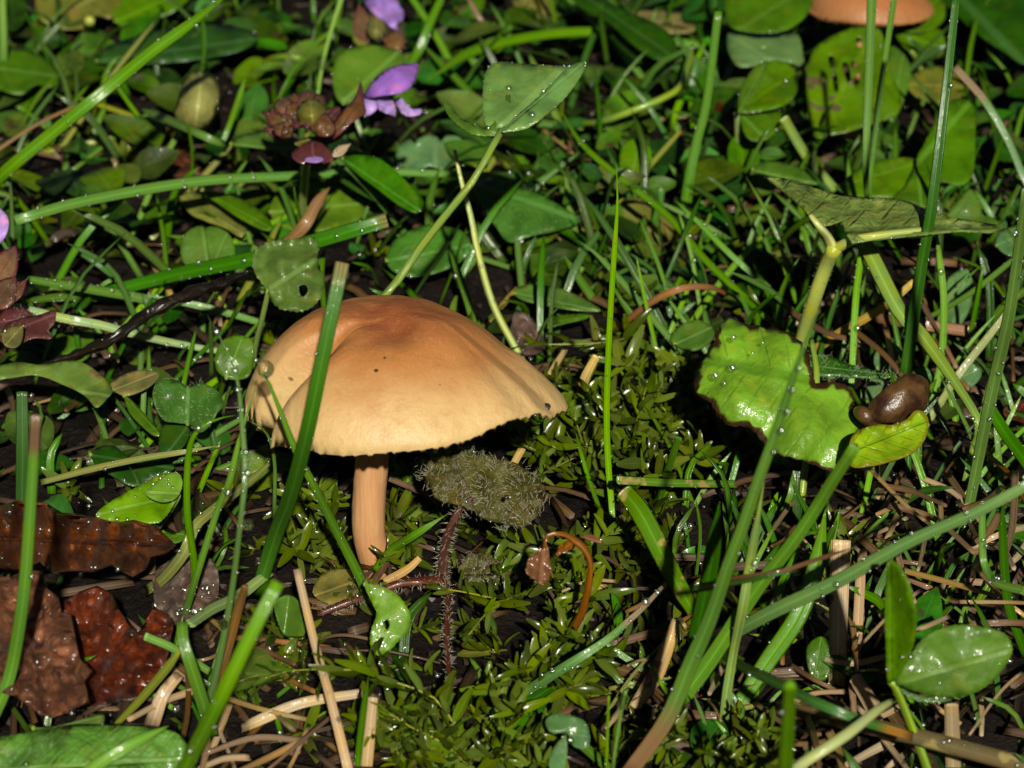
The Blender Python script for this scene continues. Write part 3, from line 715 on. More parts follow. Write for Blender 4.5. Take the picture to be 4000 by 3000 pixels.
thinblade('hair-thin bluish stem curving down under the cap', [(1075, 2080), (1072, 1990), (1073, 1814), (1048, 1705), (1000, 1657), (955, 1640)], (16, 16, 14, 10), (2, 8, 14, 18, 20, 20), 'grass_blue', dew=4)
thinblade('narrow upright grass blade with a curved needle tip behind the mushroom', [(2395, 2080), (2390, 1985), (2375, 1800), (2370, 1600), (2380, 1300), (2402, 950), (2412, 800), (2408, 640)], (24, 26, 26, 24, 22, 12), (0, 2, 7, 13, 22, 32, 36, 40), 'grass_bright', dew=6)
B('arching green blade across the top behind the spotted clover leaf', [(2880, 190), (2650, 165), (2450, 135), (2300, 124), (2100, 140), (1850, 200), (1665, 318)], (26, 34, 38, 40, 42, 36), (2, 10), 'grass_mid', dew=5, roll=0.2)
B('sturdy light green stem with a cut tip beside the red-brown leaf', [(2665, 900), (2690, 720), (2720, 560), (2760, 400), (2806, 45)], (46, 44, 36, 34, 32), (0, 6, 11, 16, 27), 'grass_mid', tip='cut', dew=6, fold=0.1, face=0.95, thick=0.4)
B('wide dewy blade of the upright pair meeting over the crinkled leaf', [(3386, 775), (3382, 640), (3390, 400), (3398, 200), (3406, -30)], (20, 30, 36, 38), (12, 17, 24, 30, 37), 'grass_blue', tip='cut', dew=10, face=0.95, fold=0.25)
B('narrow blade of the upright pair meeting over the crinkled leaf', [(3392, 790), (3404, 640), (3432, 400), (3462, 200), (3496, -30)], (22, 24, 24, 24), (11, 16, 23, 29, 36), 'grass_mid', tip='cut', dew=10, face=0.95)
B('long dark green blade rising past the end of the crinkled leaf', [(3535, 1480), (3590, 1100), (3640, 800), (3690, 400), (3738, -40)], (50, 48, 42, 36, 32), (6, 17, 26, 36, 46), 'grass_dark', tip='cut', dew=22, face=0.95, fold=0.4)
B('grass blade with a bleached shiny tip leaning over dark leaves', [(4060, 800), (4000, 695), (3934, 542), (3844, 392), (3729, 262)], (28, 28, 30, 32), (6, 9, 13, 17, 20), 'grass_dry_tip', tip='cut', dew=8)
B('stout light green blade rising steeply at the meadow edge past the pale leaflets', [(3745, 2120), (3780, 2000), (3820, 1800), (3856, 1620), (3892, 1452), (3940, 1241), (3976, 1000), (4010, 740)], (36, 44, 50, 50, 44, 40), (0, 4, 10, 16, 21, 28, 35, 43), 'grass_mid', tip='cut', dew=30, face=0.95, thick=0.4)
B('broad flat pale green blade bent down beside the withered brown lobe', [(3770, 1880), (3800, 1760), (3822, 1650), (3723, 1482), (3603, 1313), (3512, 1211), (3398, 990), (3360, 930)], (26, 34, 34, 52, 62, 66, 60), (0, 3, 7, 9, 11, 13, 17, 18), 'grass_pale', tip='cut', dew=20, face=0.95, fold=0.12)
B('pale cut grass tip poking up behind the crinkled leaf', [(3265, 745), (3150, 610), (3060, 460)], (34, 40, 38), (1, 6, 12), 'grass_pale', tip='cut', dew=6)
B('long foreground grass blade sweeping over the dry straws', [(2700, 2570), (2765, 2530), (3000, 2398), (3271, 2271), (3543, 2120), (3826, 1995), (4060, 1868)], (40, 56, 60, 56, 48, 44), (4, 7, 14, 19, 24, 28, 31), 'grass_blue', tip='cut', dew=34, fold=0.3, face=0.9)
B('green cut blade propped across the bright lime leaf', [(2560, 2860), (2760, 2600), (2950, 2310), (3096, 2120), (3187, 1985), (3259, 1868), (3340, 1745)], (62, 66, 60, 54, 50, 46), (0, 7, 15, 21, 25, 29, 33), 'grass_mid', tip='cut', dew=14, fold=0.3, face=0.95, thick=0.3)
B('tall grass blade with a brown base standing before the lime leaf', [(2440, 3040), (2603, 2814), (2693, 2603), (2772, 2422), (2844, 2211), (2904, 2050), (2975, 1840), (3040, 1660), (3120, 1410), (3210, 1175)], (64, 66, 64, 58, 50, 46, 40, 36, 30), (3, 9, 14, 19, 25, 29, 34, 38, 44, 49), 'grass_brown_base', dew=20, fold=0.35, face=0.95, thick=0.3, big=[(.82, .95, .36), (.86, .95, .32), (.78, .95, .4), (.90, .95, .3)])
B('short dark green blade wrapped against the tall brown-based blade', [(2715, 2500), (2760, 2301), (2785, 2150), (2810, 1965)], (60, 68, 62, 40), (8, 15, 20, 26), 'grass_dark', dew=2, fold=0.35, face=0.95)
B('wide pale blade with a frayed top sloping behind the tall blades', [(2730, 2420), (2651, 2290), (2579, 2150), (2500, 2000), (2432, 1915)], (50, 72, 80, 84, 70), (0, 4, 8, 12, 15), 'grass_spotted', tip='cut', dew=6, fold=0.25, face=0.95)
B('twisted pale stem standing among the tall blades', [(2826, 2840), (2838, 2723), (2868, 2542), (2904, 2362), (2928, 2211), (2964, 2000), (2985, 1880)], (38, 42, 44, 40, 36, 24), (0, 4, 9, 15, 19, 26, 29), 'grass_pale', dew=8, roll=(0, 0.6, 0, -0.5), face=0.95)
B('lying grass blade with a forked dry tip over bare soil', [(2036, 2712), (2211, 2603), (2362, 2506), (2446, 2434), (2518, 2368), (2588, 2292)], (38, 44, 40, 32, 24, 14), (2, 7, 9, 10, 11, 12), 'grass_dry_tip', tip='cut', dew=26, fold=0.2)
thinblade('narrow blade lying across the bare soil patch', [(2600, 2680), (2458, 2579), (2301, 2476)], (24, 28, 24), (0, 2, 4), 'grass_mid', dew=8)
S('hair-thin yellow-green stalk with a glowing drop near its tip', [(2392, 3060), (2398, 2964), (2428, 2772), (2445, 2700)], (16, 16, 14, 8), (0, 6, 13, 16), 'stalk_fresh', dew=0)
S('thin green stalk beside the one carrying a glowing drop', [(2366, 3060), (2368, 2990), (2378, 2720)], (14, 14, 8), (0, 5, 14), 'stalk_fresh', dew=2)
B('yellow-flecked grass blade lying level behind the frayed pale blade', [(2880, 1892), (2640, 1888), (2410, 1876)], (30, 34, 36), (1, 5, 8), 'grass_spotted', tip='cut', dew=4)
thinblade('thin blue-grey blade curving through the moss behind the fuzzy leaf', [(2350, 2010), (2301, 1874), (2270, 1770), (2250, 1690)], (18, 18, 14), (0, 5, 8, 11), 'grass_blue', dew=3)
B('short straight blade standing in the moss near the lime leaf', [(2568, 1990), (2603, 1856), (2652, 1708)], (28, 30, 28), (0, 5, 10), 'grass_mid', tip='cut', dew=3)
thinblade('long slim blade slanting down to the lime leaf edge', [(3020, 1262), (2844, 1102), (2741, 1000), (2603, 838), (2422, 693), (2271, 560), (2175, 400)], (26, 28, 28, 24, 16), (1, 14), 'grass_mid', dew=20)
thinblade('second slim blade slanting beside the long slim one', [(3030, 1150), (2860, 1000), (2740, 880), (2635, 780)], (24, 24, 16), (1, 10), 'grass_blue', dew=10)
thinblade('thin green blade pointing from the needle-tipped blade to the lime leaf', [(2720, 1440), (2573, 1271), (2458, 1133), (2337, 1000), (2260, 940)], (26, 28, 26, 18), (1, 10), 'grass_mid', dew=6)
thinblade('short green blade lying above the moss behind the cap', [(2345, 1210), (2270, 1100), (2205, 1000)], (36, 34, 24), (0, 8), 'grass_mid', dew=2)
B('dark grass blade with an orange dead tip at the stolon', [(2800, 2540), (2900, 2605), (3000, 2651), (3181, 2741), (3362, 2814), (3565, 2878)], (34, 40, 44, 42, 38), (2, 7, 11, 14, 13, 9), 'grass_orange_tip', tip='cut', dew=4, fold=0.25, face=0.9)
B('soft bright green blade standing up in front of the stolon', [(3062, 3100), (3068, 2980), (3086, 2680)], (58, 58, 48), (14, 20, 33), 'grass_bright', tip='cut', dew=2, fold=0.1, face=0.95, thick=0.4)
S('thick olive-brown stolon creeping over the ground at the clover stalk', [(3040, 2770), (3200, 2795), (3360, 2830), (3573, 2876), (3784, 2932), (4060, 3005)], (60, 66, 70, 74), (2, 3, 5, 6, 6, 6), 'stalk_olive', name='stolon', cat='stem', dew=30, k=12)
S('pale yellow-green stem lying across the stolon', [(3060, 3050), (3120, 2992), (3301, 2874), (3422, 2778), (3480, 2742)], (48, 48, 46, 40, 26), (9, 12, 14, 14, 13), 'stalk_pale', name='stem', cat='stem', dew=2, k=10)
B('curled ribbon grass blade hooking away from the clover', [(3838, 1960), (3836, 2080), (3844, 2200), (3892, 2275), (4010, 2310)], (28, 30, 30, 34, 38), (18, 15, 12, 12, 13), 'grass_blue', tip='cut', dew=6, roll=(0.5, 0, -0.3))
B('upright dark blade behind the curled ribbon blade', [(4010, 2560), (3985, 2500), (3934, 2332), (3916, 2050), (3925, 1950)], (36, 40, 36, 28), (0, 2, 7, 15, 18), 'grass_dark', dew=4)
B('broad dark cut blade slanting down beside the bent pale blade', [(4060, 1880), (4000, 1790), (3928, 1693), (3850, 1568)], (52, 54, 50, 46), (6, 9, 13, 17), 'grass_dark_cut', tip='cut', dew=2, face=0.95)
thinblade('slim blade crossing the broad flat pale blade', [(3560, 1280), (3603, 1253), (3784, 1150), (3946, 1024), (4040, 950)], (16, 22, 24, 20), (4, 16), 'grass_mid', dew=2)
thinblade('beaded green stem hanging below the crinkled leaf', [(3322, 1520), (3327, 1480), (3342, 1180), (3365, 980), (3378, 860)], (24, 28, 28, 20), (2, 3, 11, 17, 20), 'grass_bright', dew=20)
thinblade('light green stem standing behind the broad flat pale blade', [(3630, 1600), (3675, 1420), (3687, 1180), (3669, 1000), (3655, 880)], (30, 30, 28, 20), (0, 5, 12, 17, 21), 'grass_bright', dew=4)
thinblade('yellowish stem slanting up from the withered brown lobe', [(3600, 1680), (3660, 1590), (3753, 1452), (3904, 1260), (3990, 1140)], (34, 34, 32, 20), (0, 2, 5, 10, 13), 'grass_yellow', dew=3)
B('twig-like dark stem of grass passing low beside the tall blades', [(2790, 2270), (2920, 2250), (3040, 2235), (3180, 2190), (3330, 2140)], (14, 16, 18, 18, 14), (20, 22, 23, 23, 22), 'straw_brown', dew=0, name='dry_straw', cat='straw')
B('narrow green blade crossing the tall blades low down', [(2700, 2300), (2880, 2275), (3010, 2248), (3120, 2230)], (22, 22, 20, 16), (18, 22, 24, 24), 'grass_dark', dew=2)

# stalks reaching from behind the cap
S('slender leaning stalk with a dead brown tip behind the cap', [(2060, 1470), (2030, 1390), (1930, 1200), (1870, 1000), (1840, 850), (1800, 700), (1776, 585)], (32, 30, 30, 28, 24, 14), (0, 3, 9, 15, 19, 23, 26), 'stalk_pale', dew=10)
S('bent light green clover stalk lying among dark leaves', [(2200, 480), (2330, 480), (2450, 440), (2640, 355), (2690, 250), (2705, 180)], (20, 28, 30, 28, 22, 16), (1, 5, 8, 10, 10, 10), 'stalk_green', dew=4)
S('green stalk holding a hanging drop beside the self-heal flower', [(1240, 380), (1262, 240), (1300, 100), (1345, -40)], (14, 16, 18, 22), (6, 10, 14, 18), 'stalk_fresh', dew=5)
B('green blade leaning up behind the second purple flower', [(1590, 270), (1640, 190), (1680, 90), (1735, -30)], (36, 38, 34, 30), (4, 7, 10, 13), 'grass_mid', tip='cut', dew=4)
B('dull tan straw lying at the top behind the arching blade', [(1940, 165), (1880, 80), (1820, -20)], (16, 18, 16), (3, 9), 'straw_brown', dew=0, name='dry_straw', cat='straw')
B('bright blade end standing at the far corner beside dark leaves', [(12, 330), (14, 180), (8, -30)], (34, 32, 28), (2, 9, 17), 'grass_bright', tip='cut', dew=0)

# ------------------------------------------------------------------ straws, twig, withered bits
def straw(label, pts, w, h, mat='straw_tan', **k):
    k.setdefault('tip', 'cut'); k.setdefault('fold', 0.25); return B(label, pts, w, h, mat, dew=k.pop('dew', 0), name='dry_straw', cat='straw', **k)
straw('long jointed dry straw leaning down past the small leaflet with a hole', [(1370, 3060), (1356, 2990), (1289, 2723), (1229, 2512), (1160, 2223)], (40, 38, 34, 32, 30), (2, 4, 8, 10, 14), 'straw_pale')
straw('creased dry straw lying flat across the long jointed straw', [(940, 2850), (1000, 2820), (1181, 2747), (1416, 2708)], (36, 46, 42, 36), (1, 3, 4, 5), 'straw_pale')
straw('short dry straw standing in the moss below the flat creased straw', [(1430, 3040), (1434, 2980), (1458, 2724)], (48, 46, 38), (0, 2, 8), 'straw_pale')
straw('bent wide dry straw at the edge of the red-brown leaf', [(585, 2860), (605, 2800), (639, 2711), (700, 2635)], (66, 62, 54, 40), (1, 4, 6, 7), 'straw_pale')
straw('wide flat bleached straw standing up behind the sweeping blade', [(3265, 2690), (3271, 2627), (3277, 2362), (3285, 2110)], (64, 72, 78, 80), (0, 2, 8, 14), 'straw_pale', fold=0.08, face=0.95)
straw('narrower yellowish straw beside the wide bleached straw', [(3338, 2620), (3344, 2573), (3362, 2241), (3372, 2150)], (36, 40, 40, 30), (0, 1, 9, 12), 'straw_tan')
straw('short wide straw under the olive stem by the clover', [(3425, 2790), (3416, 2772), (3338, 2645)], (60, 68, 52), (0, 2, 6), 'straw_tan', fold=0.1)
straw('stub of straw standing below the spotted clover leaf', [(3725, 3040), (3723, 2990), (3716, 2750)], (60, 62, 54), (0, 1, 8), 'straw_tan', fold=0.1)
straw('curved dull brown grass leaf arched above the moss', [(2400, 1310), (2416, 1283), (2543, 1181), (2663, 1127), (2770, 1122), (2840, 1150)], (20, 26, 28, 24, 14), (1, 3, 8, 10, 9, 6), 'straw_brown', roll=(0.3, 0, -0.3))
straw('stout yellow dead stalk behind the cap edge', [(2255, 1620), (2265, 1579), (2283, 1482), (2330, 1390)], (36, 40, 38, 30), (0, 1, 5, 8), 'straw_yellow')
straw('thin yellow dead stalk under the moss spray behind the cap', [(2120, 1530), (2150, 1460), (2212, 1360)], (24, 26, 22), (0, 2, 6), 'straw_yellow')
straw('yellow dead stalk in the shade below the cap edge', [(2000, 1830), (2012, 1802), (2078, 1681)], (28, 30, 26), (0, 1, 5), 'straw_yellow')
straw('orange-brown straw lying crosswise behind the broad flat pale blade', [(3400, 1238), (3560, 1262), (3808, 1297)], (38, 46, 44), (4, 5, 4), 'straw_orange')
straw('pale yellow straw slanting up behind the beaded stem', [(3178, 1368), (3301, 1289), (3452, 1199), (3570, 1100)], (38, 38, 34, 26), (2, 6, 10, 13), 'straw_yellow')
straw('brown straw lying by the stem of the mushroom', [(1720, 1970), (1640, 1920), (1520, 1870)], (22, 24, 20), (2, 5), 'straw_brown')
straw('pale straw crossing in front of the mushroom foot', [(1500, 2275), (1590, 2225), (1640, 2180)], (34, 34, 24), (2, 5), 'straw_tan')
S('black wet bent twig lying over the glossy grass blades', [(170, 1425), (301, 1386), (452, 1313), (573, 1229), (723, 1151), (860, 1110), (980, 1058)], (18, 32, 40, 44, 46, 34, 14), (8, 10, 12, 13, 14, 14, 13), 'twig_black', name='twig', cat='twig', bumpy=1.1, dew=10, k=12, n=60)
e = empty('withered_plant', W(2195, 2580, 0)); tag(e, 'withered orange-brown stalk nodding over the moss with shrivelled leaves', 'plant')
S(None, [(2195, 2580), (2203, 2510), (2259, 2424), (2290, 2330), (2306, 2220), (2285, 2150), (2240, 2108), (2190, 2085), (2140, 2090), (2125, 2140)], (26, 34, 38, 32, 28, 26, 26, 30, 22, 14), (0, 2, 5, 8, 11, 13, 14, 15, 15, 14), 'withered', 'stalk', parent=e, bumpy=0.4, k=9, n=34)
sheet('leaf', [(2128, 2110), (2150, 2190), (2152, 2240), (2120, 2285), (2090, 2265), (2055, 2230), (2070, 2180), (2105, 2150)], (2128, 2115), (2110, 2280), 13.5, 0.7, 'withered', e, wave=0.8, wfreq=0.02, fold=0.5)
sheet('leaf', [(2225, 2110), (2240, 2135), (2215, 2150), (2175, 2175), (2178, 2145), (2195, 2125)], (2235, 2115), (2176, 2172), 14, 0.7, 'withered', e, wave=0.6, wfreq=0.02)
sheet('leaf', [(2270, 2092), (2320, 2090), (2350, 2120), (2315, 2115)], (2262, 2095), (2350, 2120), 13.5, 0.6, 'withered', e, wave=0.4)

# ------------------------------------------------------------------ the big leaves
def stem_hairs(o, pts, h, w, n, L, mat='hair'):
    C = spline(path(pts, h), 60); sp = []
    for _ in range(n):
        t = rnd(0, 0.98); i = int(t * 59); T = (C[min(59, i + 1)] - C[max(0, i - 1)]).normalized(); a = T.orthogonal().normalized(); b = T.cross(a); q = rnd(0, 6.28); d = a * math.cos(q) + b * math.sin(q)
        sp.append((C[i] + d * (w * 0.5 * mmpp(C[i]) * 0.9), d))
    hairs(o, sp, L, mat)
# crinkled leaf seen from its edge, on a forked stalk
cr = empty('crinkled_leaf', W(3085, 1560, 0)); tag(cr, 'crinkled dull green leaf seen edge-on atop a forked hairy stalk', 'leaf')
P_, H_ = [(3085, 1560), (3130, 1330), (3180, 1170), (3225, 1040), (3262, 965)], (0, 8, 14, 18, 21)
S(None, P_, (44, 52, 56, 60), H_, 'stalk_pale', 'stalk', parent=cr, k=10); stem_hairs(cr, P_, H_, 54, 90, 0.5, 'hair_green')
S(None, [(3258, 985), (3235, 930), (3200, 885), (3165, 840)], (50, 40, 34, 22), (20, 22, 24, 25), 'stalk_pale', 'vein', parent=cr)
S(None, [(3250, 985), (3320, 942), (3400, 925), (3560, 905), (3740, 888), (3860, 895)], (46, 36, 30, 22, 12), (20, 22, 23, 23, 22, 21), 'stalk_pale', 'vein', parent=cr)
sheet('leaf_blade', [(3195, 885), (3140, 815), (3060, 745), (2985, 690), (3060, 695), (3160, 725), (3260, 760), (3370, 775), (3480, 772), (3600, 810), (3700, 845), (3850, 870), (3935, 885), (3870, 905), (3740, 900), (3560, 920), (3400, 938), (3330, 948), (3300, 905), (3290, 860), (3250, 875)], (3230, 900), (3940, 880), 23, 0.18, 'leaf_crinkled', cr, wave=0.7, wfreq=0.013, sharp=True, nin=260, fold=0.05, thick=0.2)
# lime leaf
lime = empty('lime_leaf', W(3100, 1900, 0)); tag(lime, 'bright lime green leaf with browned ragged edges and a shrivelled brown lobe', 'leaf')
S(None, [(3130, 1960), (3160, 1700), (3190, 1480), (3170, 1330)], (30, 30, 28, 20), (0, 6, 11, 13), 'stalk_green', 'stalk', parent=lime)
sheet('leaf_blade', [(2850, 1232), (2900, 1262), (2990, 1275), (3080, 1300), (3150, 1360), (3170, 1440), (3185, 1495), (3250, 1490), (3310, 1510), (3338, 1560), (3330, 1610), (3365, 1640), (3370, 1690), (3355, 1750), (3360, 1810), (3320, 1852), (3250, 1845), (3180, 1815), (3100, 1790), (3030, 1768), (2990, 1735), (2950, 1690), (2905, 1665), (2850, 1665), (2800, 1620), (2775, 1570), (2715, 1535), (2712, 1470), (2740, 1410), (2790, 1330), (2815, 1265)], (3165, 1480), (2740, 1400), 14, 0.55, 'leaf_lime', lime, wave=0.9, wfreq=0.006, nin=320, bulge=1.5, thick=0.2, sharp=False, npts=120, teeth=4, nteeth=46)
sheet('leaf_lobe', [(3330, 1700), (3420, 1660), (3490, 1660), (3540, 1640), (3575, 1605), (3610, 1610), (3628, 1650), (3610, 1720), (3560, 1770), (3480, 1800), (3400, 1818), (3320, 1815)], (3330, 1760), (3625, 1640), 13, 0.5, 'leaf_lime_lobe', lime, wave=0.5, nin=160, fold=0.1, thick=0.2)
def lump(parent, name, C, rad, mat, seed=0, flat=0.8):
    V, F, U = [], [], []; n, k = len(C), 20
    for i, c in enumerate(C):
        t = i / (n - 1); T = (C[min(i + 1, n - 1)] - C[max(i - 1, 0)]).normalized(); a = T.cross(UPV).normalized(); b = a.cross(T)
        for j in range(k):
            q = 2 * math.pi * j / k; d = a * math.cos(q) * flat + b * math.sin(q); p = c + d * rad(t); p += d * 0.16 * rad(t) * noise.noise(p * 0.6 + Vector((seed, 0, 0))); V.append(p); U.append((j / k, t))
    for i in range(n - 1):
        for j in range(k): a, b = i * k + j, i * k + (j + 1) % k; F.append((a, b, b + k, a + k))
    F.append(tuple(range(k - 1, -1, -1))); F.append(tuple((n - 1) * k + j for j in range(k)))
    return finish(name, V, F, M[mat], parent, U)
lp = lump(lime, 'withered_lobe', spline([W(3395, 1632, 13.5), W(3450, 1600, 14.5), W(3510, 1570, 15), W(3570, 1530, 15.5), W(3600, 1500, 15.5)], 22), lambda t: 2.3 * (math.sin(math.pi * min(1, 0.04 + t * 0.94)) ** 0.5) * (0.70 + 0.40 * t), 'lump_brown'); lp['label'] = 'shrivelled glossy brown lobe curled up at the leaf edge'
lump(lime, 'withered_edge', spline([W(3345, 1605, 13.5), W(3370, 1618, 14), W(3400, 1640, 13.5), W(3440, 1650, 13)], 12), lambda t: 0.8 * math.sin(math.pi * min(1, 0.1 + t * 0.85)) ** 0.5, 'lump_brown', 3)
dew_on(lime, [(W(x, y, 15.5 + 0.018 * (1480 - y)), Vector((0, -.5, .9)), r) for x, y, r in ((2795, 1470, .5), (2862, 1440, .5), (2865, 1320, .35), (2830, 1500, .3), (3540, 1512, .35), (3575, 1525, .35), (3410, 1635, .4), (3590, 1480, .28), (2940, 1380, .2), (2980, 1340, .2))])
# hairy underside strip beside the lime leaf
hs = leaf('narrow silvery-haired leaf showing behind the lime leaf', [(3160, 1400), (3230, 1390), (3330, 1425), (3420, 1450), (3500, 1468), (3420, 1480), (3280, 1470), (3190, 1465)], (3165, 1430), (3500, 1468), 9, 0.5, 'leaf_dark', wave=0.3)
hairs(hs, [(random.choice(SURF[hs.name])[0], (CAM - W(3300, 1430, 9)).normalized()) for _ in range(160)], 0.9, 'hair_green', lean=0.9)

# fuzzy leaf under the cap with its hairy reddish stem
fz_ = empty('fuzzy_plant', W(1900, 2900, 0)); 
fz_.location = W(1725, 2260, 0) * MM; ORG[fz_.name] = W(1725, 2260, 0)
tag(fz_, 'bristly olive plant with hairy leaves and reddish stems under the cap', 'plant')
HS = [([(1725, 2265), (1735, 2150), (1760, 2060), (1800, 1985), (1840, 1950)], (0.5, 4, 7, 9, 10.5), (48, 42, 34, 24)), ([(1730, 2262), (1640, 2272), (1560, 2280), (1480, 2310), (1380, 2345), (1240, 2400)], (2, 2.6, 2.4, 2, 2, 1), (42, 36, 34, 30)), ([(1735, 2265), (1750, 2330), (1745, 2480), (1750, 2600), (1760, 2700)], (2, 2, 1.6, 1.4, 1), (30, 26, 24, 20))]
for pts, hh, ww in HS:
    o = S(None, pts, ww, hh, 'stem_red', 'stem', parent=fz_, k=9, bumpy=0.15); stem_hairs(fz_, pts, hh, ww[1], 240, 0.7)
for lab, out, bs_, tp_, h0, tl, nh in ((None, [(1655, 1800), (1690, 1760), (1740, 1735), (1790, 1740), (1860, 1770), (1930, 1790), (2010, 1815), (2080, 1850), (2120, 1900), (2125, 1960), (2090, 2020), (2050, 2055), (1980, 2050), (1900, 2030), (1850, 1995), (1790, 1970), (1710, 1950), (1680, 1900), (1650, 1850)], (1840, 1965), (1745, 1735), 10, 0.62, 850),
                                       (None, [(1790, 2230), (1810, 2190), (1870, 2165), (1930, 2180), (1990, 2215), (2010, 2260), (1950, 2300), (1870, 2290), (1820, 2270)], (1790, 2250), (2010, 2250), 4, 0.5, 200)):
    o = sheet('leaf', out, bs_, tp_, h0, tl, 'leaf_fuzzy', fz_, wave=1.3, wfreq=0.016, fold=0.12, nin=300, thick=0.25)
    sf = SURF[o.name]; hairs(fz_, [(lambda q: (q[0], q[1]))(random.choice(sf)) for _ in range(nh)], 0.85, jit=1.0)
    dew_on(fz_, [(*random.choice(sf)[:2], fresh_r()) for _ in range(26)])
V, F = [], []; ball(V, F, W(1978, 1942, 12.3), Vector((0, -.6, .8)), 0.26, 0.9); finish('speck', V, F, M['speck'], fz_)

# clover leaves
clover('clover leaf with one folded upright leaflet and one broad spotted leaflet', [(3640, 3060), (3600, 2940), (3550, 2810), (3500, 2690), (3478, 2660)], (40, 38, 36, 32), (0, 4, 8, 12, 13), [
    ([(3468, 2660), (3462, 2560), (3460, 2400), (3462, 2260), (3470, 2195), (3505, 2205), (3545, 2270), (3570, 2370), (3578, 2450), (3560, 2540), (3520, 2620), (3490, 2662)], (3480, 2665), (3475, 2195), 13, 0.85, dict(fold=0.5, wave=0.25, mat='clover')),
    ([(3490, 2665), (3540, 2590), (3600, 2500), (3680, 2455), (3760, 2440), (3860, 2455), (3930, 2480), (3955, 2530), (3940, 2580), (3880, 2660), (3800, 2710), (3720, 2725), (3620, 2712), (3540, 2690)], (3490, 2670), (3955, 2535), 13, 0.75, dict(fold=-0.08, wave=0.4, mat='clover_spotted', nin=180)),
    ([(3520, 2690), (3600, 2720), (3700, 2728), (3715, 2735), (3660, 2745), (3590, 2738), (3540, 2715)], (3520, 2695), (3720, 2732), 12, 0.5, dict(wave=0.1, mat='clover_blue'))], dew=26)
clover('raised clover leaf with dew-dotted torn leaflets on a long bent stalk', [(1450, 1620), (1494, 1180), (1560, 1090), (1615, 1005), (1723, 862), (1844, 711), (1925, 570), (1960, 510)], (30, 32, 34, 34, 32, 28), (0, 18, 20, 22, 26, 30, 33, 34), [
    ([(1895, 480), (1885, 400), (1890, 310), (1915, 255), (1960, 240), (2060, 250), (2160, 255), (2210, 265), (2170, 320), (2100, 390), (2060, 430), (2000, 480), (1940, 500)], (1950, 505), (2200, 262), 34, 0.5, dict(mat='clover_pale', wave=0.4, dew=0)),
    ([(1960, 510), (2020, 450), (2090, 390), (2160, 320), (2220, 262), (2275, 240), (2283, 265), (2255, 320), (2200, 390), (2130, 450), (2060, 500), (1995, 512)], (1960, 512), (2282, 245), 34.5, 0.5, dict(mat='clover_pale', wave=0.3)),
    ([(1930, 530), (1850, 525), (1790, 490), (1745, 440), (1735, 400), (1765, 415), (1800, 460), (1850, 480), (1900, 505), (1960, 430), (1985, 345), (1995, 400), (1985, 450), (1960, 520)], (1935, 535), (1740, 400), 33.5, 0.5, dict(mat='clover', wave=0.3))], dew=44)
clover('wet light green clover leaf on the edge of the brown leaves', [(560, 2130), (620, 2060), (690, 1960), (700, 1930)], (18, 18, 14), (0, 4, 8, 9), [
    ([(700, 1925), (680, 1850), (620, 1855), (560, 1890), (480, 1930), (410, 1975), (375, 2010), (400, 2035), (480, 2040), (560, 2045), (620, 2040), (660, 2000)], (700, 1935), (378, 2012), 9, 0.5, dict(mat='clover_light', wave=0.5, nin=160)),
    ([(700, 1930), (712, 1880), (690, 1845), (640, 1860), (590, 1900), (570, 1930), (620, 1960), (670, 1955)], (700, 1930), (575, 1925), 9.8, 0.5, dict(mat='clover_light', wave=0.3))], dew=34)
clover('pair of round clover leaflets above the thick cut blade', [(880, 1200), (830, 1120), (800, 1060)], (18, 16, 14), (0, 3, 6), [
    ([(800, 1075), (760, 1070), (715, 1020), (705, 960), (730, 905), (790, 885), (810, 960), (825, 1040)], (815, 1070), (790, 888), 6, 0.7, dict(mat='leaf_mid', wave=0.2)),
    ([(820, 1070), (810, 980), (800, 900), (840, 885), (890, 910), (915, 960), (915, 1020), (880, 1055)], (820, 1070), (890, 905), 6, 0.7, dict(mat='clover', wave=0.2))])
leaf('bitten crumpled leaf with brown spots on a thin stalk over the cut blade', [(1045, 1135), (1005, 1080), (985, 1020), (1010, 970), (1070, 940), (1150, 935), (1220, 925), (1245, 960), (1240, 1010), (1262, 1080), (1258, 1150), (1225, 1195), (1170, 1218), (1110, 1210), (1060, 1180)], (1050, 1130), (1240, 1010), 17, 0.55, 'leaf_bitten', [(985, 1440), (1000, 1340), (1025, 1240), (1050, 1130)], 22, (5, 9, 13, 17), name='bitten_leaf', wave=0.9, wfreq=0.014, nin=200, teeth=3, holes=[[(1165, 1120), (1195, 1110), (1205, 1140), (1180, 1160)]])
leaf('small clover leaflet with a bite hole before the mushroom foot', [(1425, 2282), (1500, 2295), (1560, 2330), (1600, 2395), (1598, 2460), (1560, 2500), (1500, 2560), (1455, 2545), (1445, 2480), (1470, 2400), (1460, 2370)], (1432, 2285), (1475, 2555), 8, 0.7, 'clover_light', name='leaflet', wave=0.25, wfreq=0.008, teeth=2, holes=[[(1498, 2435), (1512, 2420), (1522, 2440), (1512, 2462)]], nin=140)
clover('pair of bluish clover leaflets low in the moss by the glowing drop', [(2160, 3050), (2190, 2960), (2215, 2860)], (16, 16, 14), (0, 2, 6), [
    ([(2215, 2865), (2150, 2860), (2132, 2815), (2165, 2790), (2230, 2795), (2285, 2820), (2305, 2880), (2290, 2925), (2240, 2915)], (2215, 2865), (2300, 2880), 7, 0.5, dict(mat='clover_blue', wave=0.3)),
    ([(2205, 2875), (2170, 2910), (2145, 2960), (2150, 3005), (2200, 3010), (2215, 2950), (2215, 2890)], (2212, 2870), (2165, 3008), 6.5, 0.5, dict(mat='clover_blue', wave=0.2))], dew=6)
